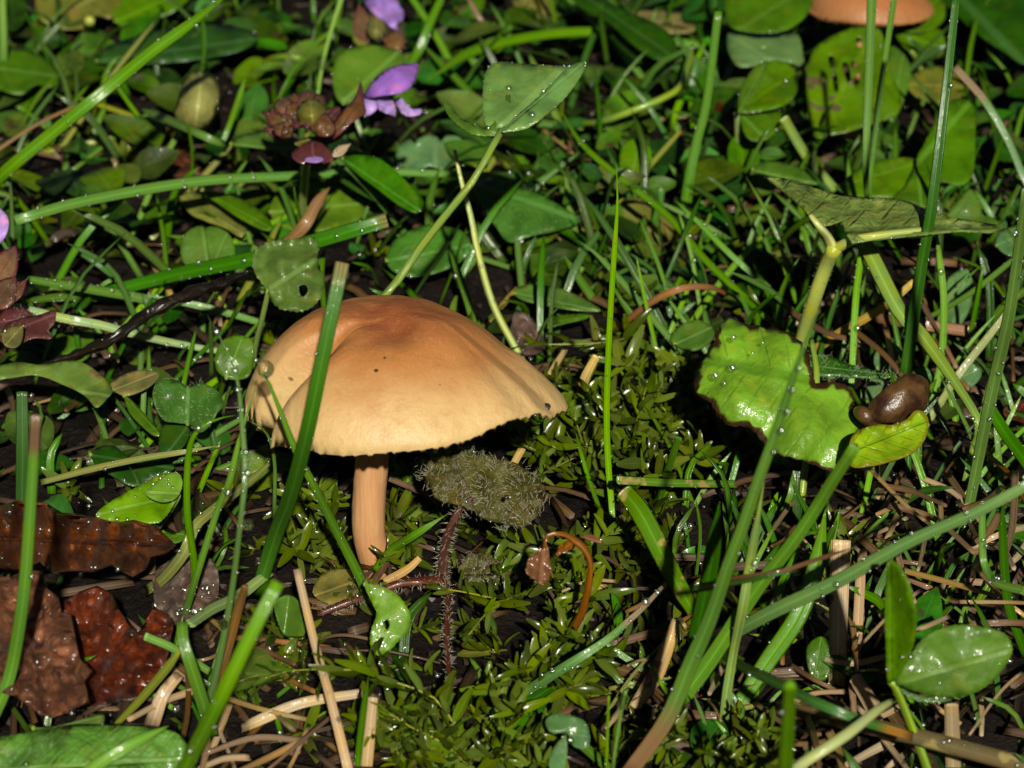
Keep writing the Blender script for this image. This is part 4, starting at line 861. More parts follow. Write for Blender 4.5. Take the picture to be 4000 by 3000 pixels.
clover('small folded dark clover leaf beside the long jointed straw', [(1175, 2560), (1130, 2480), (1110, 2450)], (20, 18, 14), (0, 3, 5), [
    ([(1105, 2475), (1075, 2390), (1080, 2345), (1130, 2325), (1170, 2360), (1190, 2430), (1185, 2480), (1140, 2485)], (1110, 2478), (1130, 2326), 5, 0.7, dict(mat='clover', fold=0.4))])
leaf('large ribbed green leaf lying in the corner below the brown leaves', [(-80, 2920), (0, 2880), (150, 2850), (300, 2830), (450, 2835), (560, 2840), (680, 2860), (730, 2910), (760, 2990), (770, 3080), (500, 3130), (200, 3120), (-80, 3110)], (-120, 3020), (760, 2960), 8, 0.35, 'leaf_ribbed', name='ribbed_leaf', wave=1.0, wfreq=0.006, nin=260, dew=22, bulge=1.0)
leaf('smaller green leaf tip tucked over the ribbed leaf', [(130, 2845), (230, 2835), (390, 2790), (405, 2825), (380, 2850), (250, 2870)], (130, 2860), (400, 2800), 7, 0.5, 'leaf_mid', wave=0.3)
leaf('yellow-green twisted leaf beside the hairy two-lobed leaf', [(-60, 1450), (60, 1415), (160, 1425), (280, 1408), (340, 1425), (400, 1470), (440, 1520), (420, 1555), (375, 1590), (330, 1545), (240, 1500), (140, 1465), (40, 1475), (-60, 1490)], (-60, 1470), (430, 1550), 10, 0.35, 'leaf_bitten', name='twisted_leaf', wave=0.7, nin=180, fold=0.15)
leaf('olive leaf folded under the twisted yellow-green leaf', [(430, 1500), (520, 1450), (620, 1455), (590, 1505), (520, 1540), (470, 1540)], (430, 1530), (620, 1455), 6, 0.5, 'leaf_olive', wave=0.3)
hl = leaf('hairy bright green two-lobed leaf beside the cap', [(690, 1650), (640, 1640), (605, 1580), (600, 1520), (640, 1480), (700, 1490), (735, 1510), (780, 1495), (840, 1520), (875, 1575), (850, 1610), (820, 1660), (780, 1690), (740, 1660)], (735, 1665), (735, 1500), 7, 0.6, 'leaf_green', name='hairy_leaf', wave=0.6, nin=160, fold=0.25)
hairs(hl, [(lambda q: (q[0], q[1]))(random.choice(SURF[hl.name])) for _ in range(150)], 0.6, 'hair_green', lean=0.7)
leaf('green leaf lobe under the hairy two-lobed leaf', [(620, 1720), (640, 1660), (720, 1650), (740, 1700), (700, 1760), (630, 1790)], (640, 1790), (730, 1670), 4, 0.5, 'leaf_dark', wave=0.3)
leaf('narrow bright leaf wedge between hairy leaf and dark blade', [(490, 1545), (560, 1610), (625, 1690), (600, 1700), (540, 1650), (500, 1600)], (490, 1550), (620, 1695), 6, 0.4, 'leaf_mid', wave=0.2)
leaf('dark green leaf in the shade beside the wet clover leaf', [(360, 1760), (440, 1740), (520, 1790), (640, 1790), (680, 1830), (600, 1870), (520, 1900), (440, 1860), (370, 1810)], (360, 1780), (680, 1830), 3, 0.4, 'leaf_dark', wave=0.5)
leaf('soft green clover leaflet behind the drop-hung stem', [(850, 1450), (840, 1390), (870, 1330), (930, 1310), (985, 1330), (990, 1400), (970, 1470), (900, 1482)], (880, 1480), (950, 1312), 7, 0.7, 'leaf_mid', wave=0.2)

# leaves behind, around the flower
leaf('round dark green leaf standing behind the self-heal flower', [(1330, 400), (1300, 320), (1305, 250), (1350, 195), (1430, 175), (1520, 185), (1580, 215), (1560, 290), (1500, 350), (1430, 400)], (1340, 400), (1560, 200), 10, 0.75, 'leaf_mid', wave=0.3, dew=10)
leaf('glossy dark pointed leaf hanging below the self-heal flower', [(1340, 620), (1400, 605), (1480, 620), (1560, 680), (1620, 750), (1642, 810), (1625, 830), (1560, 800), (1480, 740), (1400, 680)], (1340, 620), (1640, 825), 12, 0.5, 'leaf_green', wave=0.3, fold=0.35, dew=4)
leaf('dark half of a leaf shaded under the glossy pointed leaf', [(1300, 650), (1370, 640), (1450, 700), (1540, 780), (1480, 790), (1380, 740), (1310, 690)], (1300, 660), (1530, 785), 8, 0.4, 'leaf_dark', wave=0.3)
leaf('broad pale veined leaf lying under the flower stalk', [(1055, 830), (1080, 760), (1150, 720), (1250, 715), (1340, 740), (1430, 790), (1410, 850), (1320, 890), (1220, 905), (1110, 890)], (1060, 830), (1430, 795), 3, 0.55, 'leaf_bitten', wave=0.5)
hl2 = leaf('hairy three-cornered green leaf behind the bent clover stalk', [(1850, 720), (1930, 700), (2020, 725), (2110, 760), (2200, 810), (2268, 862), (2180, 900), (2080, 920), (1990, 945), (1940, 890), (1880, 800)], (1860, 720), (2268, 862), 7, 0.55, 'leaf_green', wave=0.5, bulge=1.0, nin=160)
hairs(hl2, [(lambda q: (q[0], q[1]))(random.choice(SURF[hl2.name])) for _ in range(120)], 0.8, 'hair_green', lean=0.8)
leaf('dark green leaf between the bent clover stalk and the pale stalk', [(1510, 1010), (1540, 940), (1620, 890), (1700, 880), (1800, 900), (1840, 960), (1800, 1020), (1720, 1060), (1620, 1080), (1540, 1060)], (1520, 1020), (1830, 960), 4, 0.6, 'leaf_green', wave=0.5)
leaf('rounded leaf tip pushing up behind the dark leaf', [(1600, 1010), (1640, 900), (1700, 870), (1760, 920), (1790, 1000), (1700, 1040)], (1690, 1040), (1700, 872), 2, 0.7, 'leaf_mid', wave=0.3)
leaf('flat green leaf reaching towards the needle-tipped blade', [(2010, 1130), (2080, 1110), (2200, 1130), (2320, 1190), (2340, 1215), (2240, 1210), (2120, 1190), (2030, 1165)], (2010, 1145), (2340, 1215), 5, 0.4, 'leaf_mid', wave=0.3, fold=0.2)
leaf('dull narrow leaf lying under the flat green leaf', [(2080, 1270), (2160, 1235), (2280, 1225), (2300, 1240), (2200, 1265), (2120, 1285)], (2080, 1275), (2300, 1235), 3, 0.4, 'leaf_mid', wave=0.2)
leaf('grey-brown dead leaf scrap behind the cap edge', [(1990, 1300), (2010, 1220), (2060, 1230), (2110, 1290), (2130, 1360), (2060, 1390), (2010, 1370)], (2000, 1310), (2130, 1370), 3, 0.6, 'dead_grey', name='fallen_leaf', wave=0.7, wfreq=0.02, dew=10)
leaf('scalloped blue-green leaf behind the glossy pointed leaf', [(1560, 650), (1545, 600), (1565, 560), (1600, 545), (1622, 560), (1640, 540), (1690, 525), (1722, 550), (1745, 530), (1795, 535), (1815, 565), (1850, 570), (1870, 610), (1840, 650), (1780, 640), (1740, 665), (1680, 650), (1620, 670)], (1700, 668), (1700, 530), 3, 0.6, 'clover_blue', name='scalloped_leaf', wave=0.6, wfreq=0.015, nin=160)

# far left
leaf('long dark leaf lying flat behind the broad dewy blade', [(380, 240), (400, 190), (500, 150), (650, 110), (800, 90), (950, 110), (1010, 150), (930, 200), (780, 230), (600, 250), (450, 250)], (380, 240), (1010, 150), 5, 0.45, 'leaf_dark', wave=0.6, dew=8)
leaf('yellowing brown-blotched leaf at the top behind the grass', [(140, 40), (160, -40), (300, -60), (440, -40), (470, 20), (440, 70), (370, 60), (320, 110), (230, 110), (180, 90)], (160, 100), (430, -40), 4, 0.6, 'leaf_yellow', wave=0.6)
leaf('green leaf at the very top beyond the yellowing leaf', [(440, 60), (480, -40), (600, -60), (760, -50), (700, 30), (600, 80), (500, 110)], (440, 90), (740, -40), 4, 0.6, 'leaf_mid', wave=0.5)
leaf('broad dark lobed leaf beside the black soil hollow', [(-60, 200), (0, 175), (100, 190), (180, 230), (230, 290), (210, 340), (140, 330), (80, 370), (0, 350), (-60, 330)], (-60, 260), (230, 300), 6, 0.5, 'leaf_mid', wave=0.6)
leaf('swollen yellowish curled leaf standing by itself in shade', [(680, 480), (690, 400), (720, 320), (770, 275), (830, 290), (860, 350), (850, 430), (810, 500), (760, 520), (710, 505)], (760, 520), (790, 275), 5, 0.9, 'leaf_bud', name='curled_leaf', wave=0.3, bulge=3.5, dew=6)
B('flat olive-green blade crossing below the swollen curled leaf', [(880, 560), (850, 555), (770, 520), (680, 480), (550, 425)], (28, 36, 38, 34), (8, 9, 10, 9, 6), 'grass_mid', dew=2)
B('short green blade bending up beside the swollen curled leaf', [(870, 555), (900, 480), (935, 380), (960, 300)], (20, 24, 20), (7, 9, 11, 13), 'grass_mid', dew=2)
leaf('yellow leaf lying by the round clover leaflets', [(700, 760), (780, 755), (860, 800), (930, 850), (960, 890), (940, 925), (880, 890), (800, 860), (740, 830)], (700, 765), (950, 915), 5, 0.45, 'leaf_yellow', wave=0.4)
leaf('dark green narrow leaf overlapping the yellow leaf', [(790, 745), (900, 760), (1000, 810), (1060, 870), (1040, 900), (950, 860), (860, 800)], (790, 745), (1055, 890), 7, 0.4, 'leaf_mid', wave=0.3)
leaf('dull red-brown leaf scrap under the swollen curled leaf', [(620, 640), (660, 590), (740, 590), (830, 620), (840, 670), (760, 690), (680, 690)], (620, 650), (840, 660), 1.5, 0.5, 'dead_brown', name='fallen_leaf', wave=0.6, wfreq=0.02)
leaf('pale narrow leaf showing under the self-heal bracts', [(900, 560), (980, 520), (1080, 515), (1170, 545), (1200, 590), (1100, 590), (990, 575)], (900, 570), (1200, 580), 10, 0.45, 'leaf_mid', wave=0.4, dew=5)
# far top and right
leaf('large dark pointed leaf at the top behind the arching blade', [(2200, -60), (2300, -40), (2420, 30), (2560, 90), (2640, 160), (2630, 220), (2560, 230), (2470, 170), (2380, 90), (2260, 20)], (2220, -60), (2620, 215), 10, 0.45, 'leaf_dark', wave=0.4, fold=0.2)
leaf('olive leaf behind the large dark pointed leaf', [(2000, -20), (2100, -30), (2180, 30), (2190, 90), (2100, 80), (2020, 30)], (2000, -20), (2190, 85), 4, 0.5, 'leaf_olive', wave=0.4)
leaf('green-brown leaf flat on the soil behind the arching blade', [(2420, 50), (2560, 40), (2700, 55), (2740, 100), (2660, 130), (2520, 110)], (2420, 70), (2740, 100), 4, 0.4, 'leaf_olive', wave=0.3)
leaf('glossy mahogany dead leaf beside the light green stem', [(2800, 400), (2830, 330), (2850, 420), (2870, 500), (2880, 600), (2890, 700), (2860, 735), (2790, 700), (2735, 670), (2745, 580), (2770, 480)], (2830, 330), (2800, 730), 5, 0.5, 'dead_red', name='fallen_leaf', wave=0.6, dew=8)
leaf('mahogany leaf scrap behind the crinkled leaf tip', [(2900, 690), (2960, 670), (3000, 700), (2990, 760), (2930, 770)], (2900, 700), (2990, 750), 4, 0.5, 'dead_red', name='fallen_leaf', wave=0.4, dew=10)
clover('cluster of clover leaflets at the top beside the second mushroom', [(2895, 760), (2885, 600), (2878, 440)], (28, 26, 22), (0, 5, 11), [
    ([(2878, 435), (2900, 340), (2960, 260), (3040, 235), (3100, 270), (3118, 340), (3080, 400), (2990, 430)], (2880, 435), (3100, 290), 11, 0.6, dict(mat='clover', wave=0.4, fold=0.2, dew=0)),
    ([(2885, 440), (2890, 360), (2940, 270), (3000, 240), (2960, 350), (2910, 420)], (2885, 440), (2990, 245), 12, 0.6, dict(mat='leaf_mid', wave=0.2)),
    ([(2895, 440), (2990, 435), (3050, 440), (3040, 500), (2990, 545), (2930, 545), (2900, 500)], (2892, 445), (2990, 545), 10.5, 0.5, dict(mat='leaf_mid', wave=0.2)),
    ], dew=30)
clover('broad pale clover leaf at the top edge above the clover cluster', [(2990, 420), (2990, 300), (2980, 180)], (22, 20, 18), (0, 5, 10), [
    ([(2830, 20), (2850, -50), (2980, -70), (3120, -60), (3175, 0), (3140, 70), (3060, 120), (2940, 125), (2850, 100)], (2880, 120), (3140, -40), 12, 0.55, dict(mat='clover', wave=0.3)),
    ([(2840, 150), (2860, 125), (2980, 130), (3070, 130), (3120, 140), (3140, 230), (3150, 330), (3120, 260), (3060, 240), (2980, 250), (2890, 260), (2850, 210)], (2850, 140), (3145, 320), 10.5, 0.55, dict(mat='clover_pale', wave=0.4))])
leaf('large pale leaf pocked with holes before the second mushroom', [(3165, 480), (3150, 380), (3155, 260), (3190, 180), (3270, 130), (3370, 100), (3440, 120), (3460, 200), (3490, 300), (3520, 380), (3500, 450), (3420, 480), (3330, 510), (3240, 530), (3190, 540)], (3180, 530), (3430, 110), 9, 0.65, 'clover_spotted', name='holed_leaf', wave=0.5, nin=260, dew=12, holes=[[(3235, 225), (3255, 220), (3262, 260), (3245, 262)], [(3205, 290), (3225, 285), (3228, 320), (3208, 322)], [(3250, 270), (3268, 290), (3275, 350), (3260, 350)], [(3290, 250), (3310, 245), (3325, 310), (3310, 320)], [(3325, 240), (3340, 235), (3345, 262), (3330, 265)], [(3340, 290), (3360, 285), (3355, 325), (3335, 330)], [(3345, 150), (3362, 150), (3368, 180), (3350, 182)]])
leaf('rounded leaf half hidden behind the hole-pocked leaf', [(3470, 260), (3480, 180), (3530, 210), (3560, 270), (3550, 330), (3520, 420), (3480, 470)], (3480, 470), (3530, 205), 6, 0.7, 'leaf_mid', wave=0.3)
clover('pale clover leaf under the second mushroom at the top', [(3640, 420), (3600, 280), (3560, 200)], (22, 20, 16), (0, 4, 8), [
    ([(3510, 110), (3560, 40), (3620, -20), (3680, 0), (3690, 70), (3640, 115), (3560, 125)], (3510, 115), (3670, 0), 9, 0.6, dict(mat='clover', wave=0.3)),
    ([(3500, 130), (3580, 130), (3660, 110), (3690, 150), (3680, 210), (3600, 220), (3540, 190)], (3505, 130), (3690, 190), 8.5, 0.6, dict(mat='leaf_mid', wave=0.3))])
leaf('large dark leaf filling the top corner', [(3650, -60), (3900, -80), (4080, -60), (4080, 230), (4000, 250), (3920, 200), (3830, 140), (3740, 60)], (3700, -60), (4000, 245), 12, 0.5, 'leaf_dark', wave=0.4)
leaf('red-flushed green leaf beneath the dark corner leaf', [(3540, 320), (3600, 270), (3680, 260), (3750, 300), (3760, 370), (3700, 410), (3620, 395), (3570, 370)], (3540, 330), (3760, 340), 5, 0.5, 'leaf_yellow', wave=0.4, dew=5)
clover('clover leaf with two broad pale leaflets behind the crinkled leaf', [(3560, 930), (3570, 780), (3585, 640)], (20, 20, 16), (0, 5, 10), [
    ([(3580, 640), (3550, 615), (3460, 620), (3370, 650), (3300, 700), (3265, 735), (3330, 765), (3430, 770), (3500, 770), (3550, 700)], (3582, 640), (3268, 735), 11, 0.55, dict(mat='clover', wave=0.4)),
    ([(3580, 640), (3540, 720), (3490, 770), (3560, 790), (3620, 810), (3630, 760), (3610, 690)], (3582, 642), (3600, 805), 11, 0.5, dict(mat='leaf_mid', wave=0.3)),
    ([(3580, 630), (3610, 560), (3660, 470), (3700, 400), (3760, 385), (3805, 420), (3810, 560), (3800, 680), (3750, 725), (3680, 710), (3640, 760), (3610, 730)], (3582, 640), (3790, 400), 11.5, 0.6, dict(mat='leaf_mid', wave=0.4, nin=160))])
for i, (o_, b_, t_) in enumerate((([(3690, 1240), (3690, 1120), (3730, 1065), (3785, 1052), (3800, 1100), (3790, 1200), (3740, 1280)], (3720, 1280), (3785, 1055)), ([(3420, 1440), (3425, 1370), (3500, 1355), (3510, 1380), (3480, 1440)], (3425, 1440), (3510, 1360)), ([(3700, 1470), (3760, 1400), (3830, 1440), (3820, 1490), (3750, 1530)], (3700, 1500), (3830, 1440)), ([(3560, 1460), (3610, 1430), (3640, 1480), (3600, 1560), (3540, 1540)], (3560, 1540), (3620, 1440)), ([(3380, 1540), (3400, 1480), (3450, 1490), (3440, 1540), (3400, 1580)], (3390, 1570), (3440, 1490)))):
    leaf('one of the pale blue-green clover leaflets deep behind the stems by the withered lobe', o_, b_, t_, 3, 0.7, 'clover_blue', group='pale leaflets deep behind the stems', wave=0.3, name='leaflet')
leaf('toothed pale leaf at the end of the crinkled leaf', [(3700, 840), (3740, 780), (3790, 740), (3830, 790), (3840, 840), (3880, 850), (3900, 880), (3820, 890), (3740, 880)], (3700, 870), (3800, 745), 9, 0.6, 'clover', wave=0.5, teeth=8)
leaf('bluish leaf below the end of the crinkled leaf', [(3890, 940), (3920, 900), (4040, 870), (4050, 960), (3970, 1000), (3910, 980)], (3890, 960), (4045, 900), 7, 0.6, 'clover_blue', wave=0.3)
leaf('brown dead leaf curled beside the dark cut blade', [(3920, 1600), (3960, 1570), (4040, 1560), (4040, 1650), (3970, 1650), (3930, 1630)], (3920, 1610), (4040, 1600), 3, 0.5, 'dead_brown', name='fallen_leaf', wave=0.6)
leaf('green leaf stub behind the wide bleached straw', [(3150, 2540), (3190, 2490), (3230, 2500), (3245, 2580), (3230, 2650), (3170, 2640)], (3180, 2650), (3210, 2490), 2, 0.6, 'leaf_mid', wave=0.3)
leaf('dark leaf shaded under the arched brown grass leaf', [(2620, 1330), (2660, 1270), (2730, 1250), (2790, 1290), (2770, 1340), (2700, 1370)], (2630, 1350), (2780, 1280), 3, 0.6, 'leaf_mid', wave=0.3)
leaf('yellow-tipped green leaf lying under the slim slanting blades', [(2420, 800), (2480, 770), (2560, 790), (2630, 870), (2620, 940), (2550, 960), (2470, 900)], (2430, 810), (2600, 950), 3, 0.5, 'leaf_yellow', wave=0.4)
leaf('upright green leaf pair behind the needle-tipped blade', [(2430, 570), (2480, 540), (2535, 570), (2545, 640), (2510, 710), (2440, 720), (2420, 650)], (2460, 725), (2500, 545), 4, 0.7, 'leaf_mid', wave=0.3)
leaf('small yellow-green leaf below the upright green pair', [(2330, 690), (2350, 640), (2400, 670), (2420, 710), (2390, 730)], (2400, 730), (2340, 650), 3, 0.6, 'leaf_yellow', wave=0.2)
leaf('small toothed leaf lying against the crinkled leaf tip', [(2940, 660), (3000, 630), (3100, 645), (3180, 690), (3190, 720), (3080, 700), (2990, 680)], (2940, 665), (3190, 715), 9, 0.5, 'leaf_mid', wave=0.3)

# fallen brown leaves on the lower left
leaf('large tan-brown fallen leaf with torn veined edge under the upright blade', [(-80, 2260), (40, 2250), (110, 2225), (170, 2230), (175, 2290), (230, 2330), (240, 2390), (270, 2400), (290, 2490), (310, 2570), (360, 2620), (330, 2660), (345, 2740), (280, 2780), (200, 2805), (140, 2780), (60, 2720), (-80, 2690)], (190, 2810), (80, 2240), 7, 0.35, 'dead_tan', name='fallen_leaf', wave=2.4, wfreq=0.010, nin=620, ruffle=(1.6, 2.6), thick=0.25, sharp=True, dew=14, bulge=1.2)
leaf('glossy red-brown fallen leaf behind the torn tan leaf', [(240, 2350), (300, 2320), (380, 2290), (440, 2320), (460, 2370), (500, 2430), (540, 2470), (560, 2440), (600, 2370), (660, 2400), (680, 2440), (660, 2520), (640, 2600), (620, 2680), (540, 2720), (440, 2740), (330, 2750), (290, 2600)], (330, 2740), (560, 2380), 3.5, 0.45, 'dead_red', name='fallen_leaf', wave=2.4, wfreq=0.011, nin=460, thick=0.25, sharp=True, dew=14)
leaf('crumpled dark brown leaf arched above the red-brown leaf', [(-80, 1990), (60, 1965), (180, 1975), (250, 2010), (340, 2020), (430, 2035), (520, 2040), (600, 2060), (690, 2130), (640, 2160), (580, 2180), (560, 2220), (520, 2252), (470, 2230), (430, 2205), (350, 2230), (270, 2225), (200, 2235), (150, 2190), (60, 2230), (-80, 2200)], (-80, 2100), (690, 2130), 11, 0.35, 'dead_brown', name='fallen_leaf', wave=1.6, wfreq=0.014, nin=900, ruffle=(4.2, 3.4), thick=0.25, sharp=True, dew=26)
leaf('grey-brown sodden leaf under the bowing green stems', [(600, 2250), (680, 2180), (760, 2160), (840, 2200), (850, 2320), (800, 2420), (700, 2440), (620, 2400)], (620, 2420), (800, 2180), 2, 0.4, 'dead_grey', name='fallen_leaf', wave=1.0, wfreq=0.012, dew=30, nin=200)
leaf('yellow-green small leaf showing beside the crumpled brown leaf', [(610, 2070), (680, 2085), (720, 2070), (715, 2110), (660, 2120)], (610, 2075), (720, 2090), 8, 0.5, 'leaf_mid', wave=0.2)
B('dull green curved blade behind the bowing green stems', [(570, 2310), (640, 2260), (720, 2160), (760, 2060), (830, 1995), (1000, 1860), (1090, 1770)], (44, 48, 44, 40, 34, 28), (1, 4, 8, 10, 10, 9, 9), 'grass_yellow', dew=10)
B('short cut green blade sticking out over the red-brown leaf', [(820, 2625), (680, 2535), (565, 2485)], (30, 34, 34), (5, 9, 11), 'grass_bright', tip='cut', dew=2)
B('olive blade end slanting below the short cut blade', [(445, 2840), (560, 2720), (690, 2560), (715, 2500)], (22, 34, 38, 36), (1, 6, 12, 13), 'grass_yellow', dew=2)
B('broad green sheath blade splitting from the stem joint by the dry straws', [(830, 2880), (790, 2740), (745, 2600), (715, 2500), (712, 2430)], (50, 54, 52, 44), (3, 8, 12, 14, 15), 'grass_spotted', dew=4, tip='cut')
B('broad pale green blade lying from stem joint towards the mushroom', [(740, 2440), (830, 2380), (930, 2330), (1060, 2230)], (44, 48, 50, 40), (10, 8, 6, 5), 'grass_pale', dew=4, tip='cut')
B('green and brown blade rising behind the thick light green cut blade', [(810, 2760), (880, 2560), (930, 2380), (960, 2290)], (40, 42, 40, 30), (2, 8, 13, 16), 'straw_brown', tip='cut', dew=0, name='dry_straw', cat='straw')
B('slim green shoot leaning against the mushroom foot', [(1460, 2230), (1530, 2150), (1620, 2090), (1745, 2010)], (24, 36, 34, 20), (2, 5, 8, 10), 'grass_mid', dew=2)
B('thin green upright blade through the moss in front', [(1395, 3060), (1400, 2950), (1420, 2780), (1440, 2640)], (26, 28, 26, 18), (0, 3, 9, 14), 'grass_mid', dew=2)
B('long yellow-green stem lying level behind the wet clover leaf', [(160, 1885), (370, 1830), (560, 1790), (720, 1765), (860, 1740)], (24, 28, 26, 20), (2, 5, 7, 8, 8), 'grass_yellow', dew=8)
B('brown dead blade tip hanging beside the cut blade by the flower', [(1110, 960), (1190, 880), (1240, 790), (1290, 730)], (40, 50, 44, 24), (5, 8, 10, 11), 'straw_brown', name='dry_straw', cat='straw', dew=0)

# ------------------------------------------------------------------ self-heal flowers
def selfheal(label, stem, sh, sw, bracts, petals, dewn=20, group=None):
    e = empty('self_heal_flower', path(stem, sh)[0]); tag(e, label, 'flower', group)
    if sw: S(None, stem, sw, sh, 'stalk_green', 'stem', parent=e)
    pts = []
    for nm, out, b_, t_, h0, tl, mt, kw in bracts + petals:
        kw = dict(kw)
        if isinstance(out, tuple): out = outline(b_, t_, out[1], out[0])
        o = sheet(nm, out, b_, t_, h0, tl, mt, e, **kw); pts += SURF[o.name]
    dew_on(e, [(*random.choice(pts)[:2], fresh_r()) for _ in range(dewn)])
    hairs(e, [(lambda q: (q[0], q[1]))(random.choice(pts[:max(60, len(pts) * 2 // 3)])) for _ in range(110)], 0.6, 'hair')
    return e
hf = 19
random.seed(4)
HEAD = []
for row, (n_, rad, hh) in enumerate(((9, 175, -0.8), (8, 130, 0.3), (6, 85, 1.3))):
    for q in range(n_):
        a = math.pi * (1.02 + 0.80 * (q + rnd(0.2, 0.8)) / n_); bx_, by_ = 1190 + math.cos(a) * 45, 520 + math.sin(a) * 18
        L = rad * rnd(0.85, 1.1); tx, ty = 1185 + math.cos(a) * L * 1.05, 525 + math.sin(a) * L * 0.95
        HEAD.append(('bract', (random.choice(('ovate', 'ovate', 'round')), rnd(58, 92)), (bx_, by_), (tx, ty), hf + hh + rnd(-.3, .3), 0.5, random.choice(('bract_brown', 'bract_brown', 'bract_brown', 'bract_purple', 'leaf_olive')), dict(wave=0.5, wfreq=0.02, bulge=rnd(.4, 1.3), teeth=3, nteeth=12)))
HEAD.append(('bract', ('round', 120), (1225, 505), (1212, 385), hf + 2.2, 0.5, 'leaf_olive', dict(wave=0.4, wfreq=0.02, bulge=1.3, teeth=3, nteeth=12)))
HEAD.append(('bract', ('ovate', 110), (1250, 535), (1275, 440), hf + 2.0, 0.5, 'bract_brown', dict(wave=0.4, wfreq=0.02, bulge=0.9)))
selfheal('self-heal flower head with one open purple bloom and brown bracts', [(1170, 900), (1185, 760), (1195, 640), (1210, 560)], (0, 7, 13, 17), (34, 34, 36, 40), [
    ('bract', [(1140, 600), (1190, 560), (1240, 550), (1290, 590), (1298, 625), (1240, 640), (1170, 635)], (1220, 555), (1225, 640), hf, 0.5, 'bract_purple', dict(wave=0.3, fold=0.2)),
    *HEAD,
    ('calyx', [(1290, 540), (1300, 480), (1340, 430), (1385, 380), (1408, 320), (1420, 365), (1425, 410), (1430, 440), (1400, 460), (1360, 490), (1320, 530)], (1290, 540), (1420, 380), hf + 1, 0.5, 'bract_brown', dict(wave=0.2, bulge=1.2)),
    ('calyx_base', [(1150, 560), (1200, 535), (1270, 530), (1330, 500), (1370, 480), (1350, 520), (1300, 555), (1220, 580)], (1150, 565), (1360, 490), hf - 0.4, 0.4, 'leaf_olive', dict(wave=0.3)),
    ('bract', ('lance', 36), (1295, 610), (1370, 560), hf - 1, 0.4, 'straw_tan', dict(wave=0.1))], [
    ('upper_lip', [(1418, 378), (1440, 340), (1470, 300), (1520, 265), (1570, 250), (1600, 248), (1632, 245), (1630, 285), (1610, 335), (1570, 362), (1530, 368), (1480, 375), (1450, 382)], (1420, 380), (1625, 270), hf + 2.2, 0.5, 'petal', dict(bulge=2.2, wave=0.3, nin=160, thick=0.2)),
    ('throat', [(1418, 380), (1450, 376), (1480, 378), (1480, 400), (1470, 430), (1430, 455), (1424, 420)], (1420, 390), (1475, 420), hf + 1.6, 0.5, 'petal_light', dict(bulge=0.8, wave=0.2)),
    ('lower_lip', [(1470, 385), (1510, 376), (1540, 400), (1548, 425), (1545, 455), (1520, 445), (1490, 435), (1472, 415)], (1470, 390), (1540, 450), hf + 2.0, 0.5, 'petal_light', dict(bulge=0.7, wave=0.4, wfreq=0.03)),
    ('lower_lip', [(1540, 392), (1565, 380), (1585, 400), (1610, 425), (1645, 425), (1640, 448), (1600, 455), (1570, 440), (1552, 415)], (1545, 392), (1642, 440), hf + 1.8, 0.5, 'petal_light', dict(bulge=0.5, wave=0.4, wfreq=0.03)),
    ('bud', [(1200, 615), (1250, 612), (1262, 625), (1230, 634), (1195, 628)], (1200, 622), (1262, 624), hf + 0.4, 0.4, 'petal', dict(wave=0.1))], 36)
selfheal('second purple self-heal flower at the top beyond the first', [(1430, 330), (1425, 200), (1430, 100)], (0, 5, 9), (40, 44, 46), [
    ('bract', ('ovate', 90), (1440, 160), (1400, 20), 9, 0.6, 'bract_brown', dict(wave=0.3)),
    ('bract', ('ovate', 80), (1470, 160), (1470, 30), 9.5, 0.6, 'leaf_olive', dict(wave=0.3, bulge=1)),
    ('bract', ('ovate', 90), (1520, 200), (1570, 110), 9, 0.6, 'bract_brown', dict(wave=0.3, bulge=0.6)),
    ('bract', ('ovate', 70), (1420, 180), (1400, 80), 8.5, 0.6, 'leaf_yellow', dict(wave=0.3))], [
    ('upper_lip', [(1425, 15), (1440, -25), (1530, -30), (1560, 20), (1578, 50), (1572, 80), (1550, 90), (1550, 118), (1510, 90), (1470, 60)], (1430, 0), (1560, 80), 12, 0.5, 'petal', dict(bulge=1.4, wave=0.8, wfreq=0.02, nin=130))], 16)
selfheal('faded self-heal head with dark brown bracts and a lilac petal', [(-60, 1500), (-40, 1350), (0, 1200)], (0, 5, 11), (34, 34, 36), [
    ('bract', ('ovate', 110), (-20, 1110), (60, 960), 15, 0.6, 'bract_brown', dict(wave=0.4)),
    ('bract', ('lance', 60), (10, 1190), (105, 1090), 14, 0.6, 'bract_brown', dict(wave=0.3)),
    ('bract', ('ovate', 110), (-30, 1200), (60, 1080), 14, 0.6, 'bract_brown', dict(wave=0.4)),
    ('bract', ('ovate', 110), (-10, 1260), (150, 1240), 13, 0.4, 'bract_purple', dict(wave=0.4)),
    ('bract', [(0, 1330), (20, 1270), (90, 1240), (150, 1230), (215, 1212), (212, 1260), (190, 1290), (200, 1320), (130, 1320), (60, 1348)], (0, 1310), (215, 1230), 13, 0.4, 'bract_purple', dict(wave=0.5)),
    ('bract', ('ovate', 80), (20, 1350), (90, 1270), 13.4, 0.5, 'leaf_olive', dict(wave=0.3))], [
    ('petal', [(-40, 810), (0, 815), (30, 850), (32, 890), (10, 940), (-40, 960)], (-40, 940), (10, 820), 17, 0.6, 'petal_light', dict(wave=0.4, bulge=0.8))], 26)

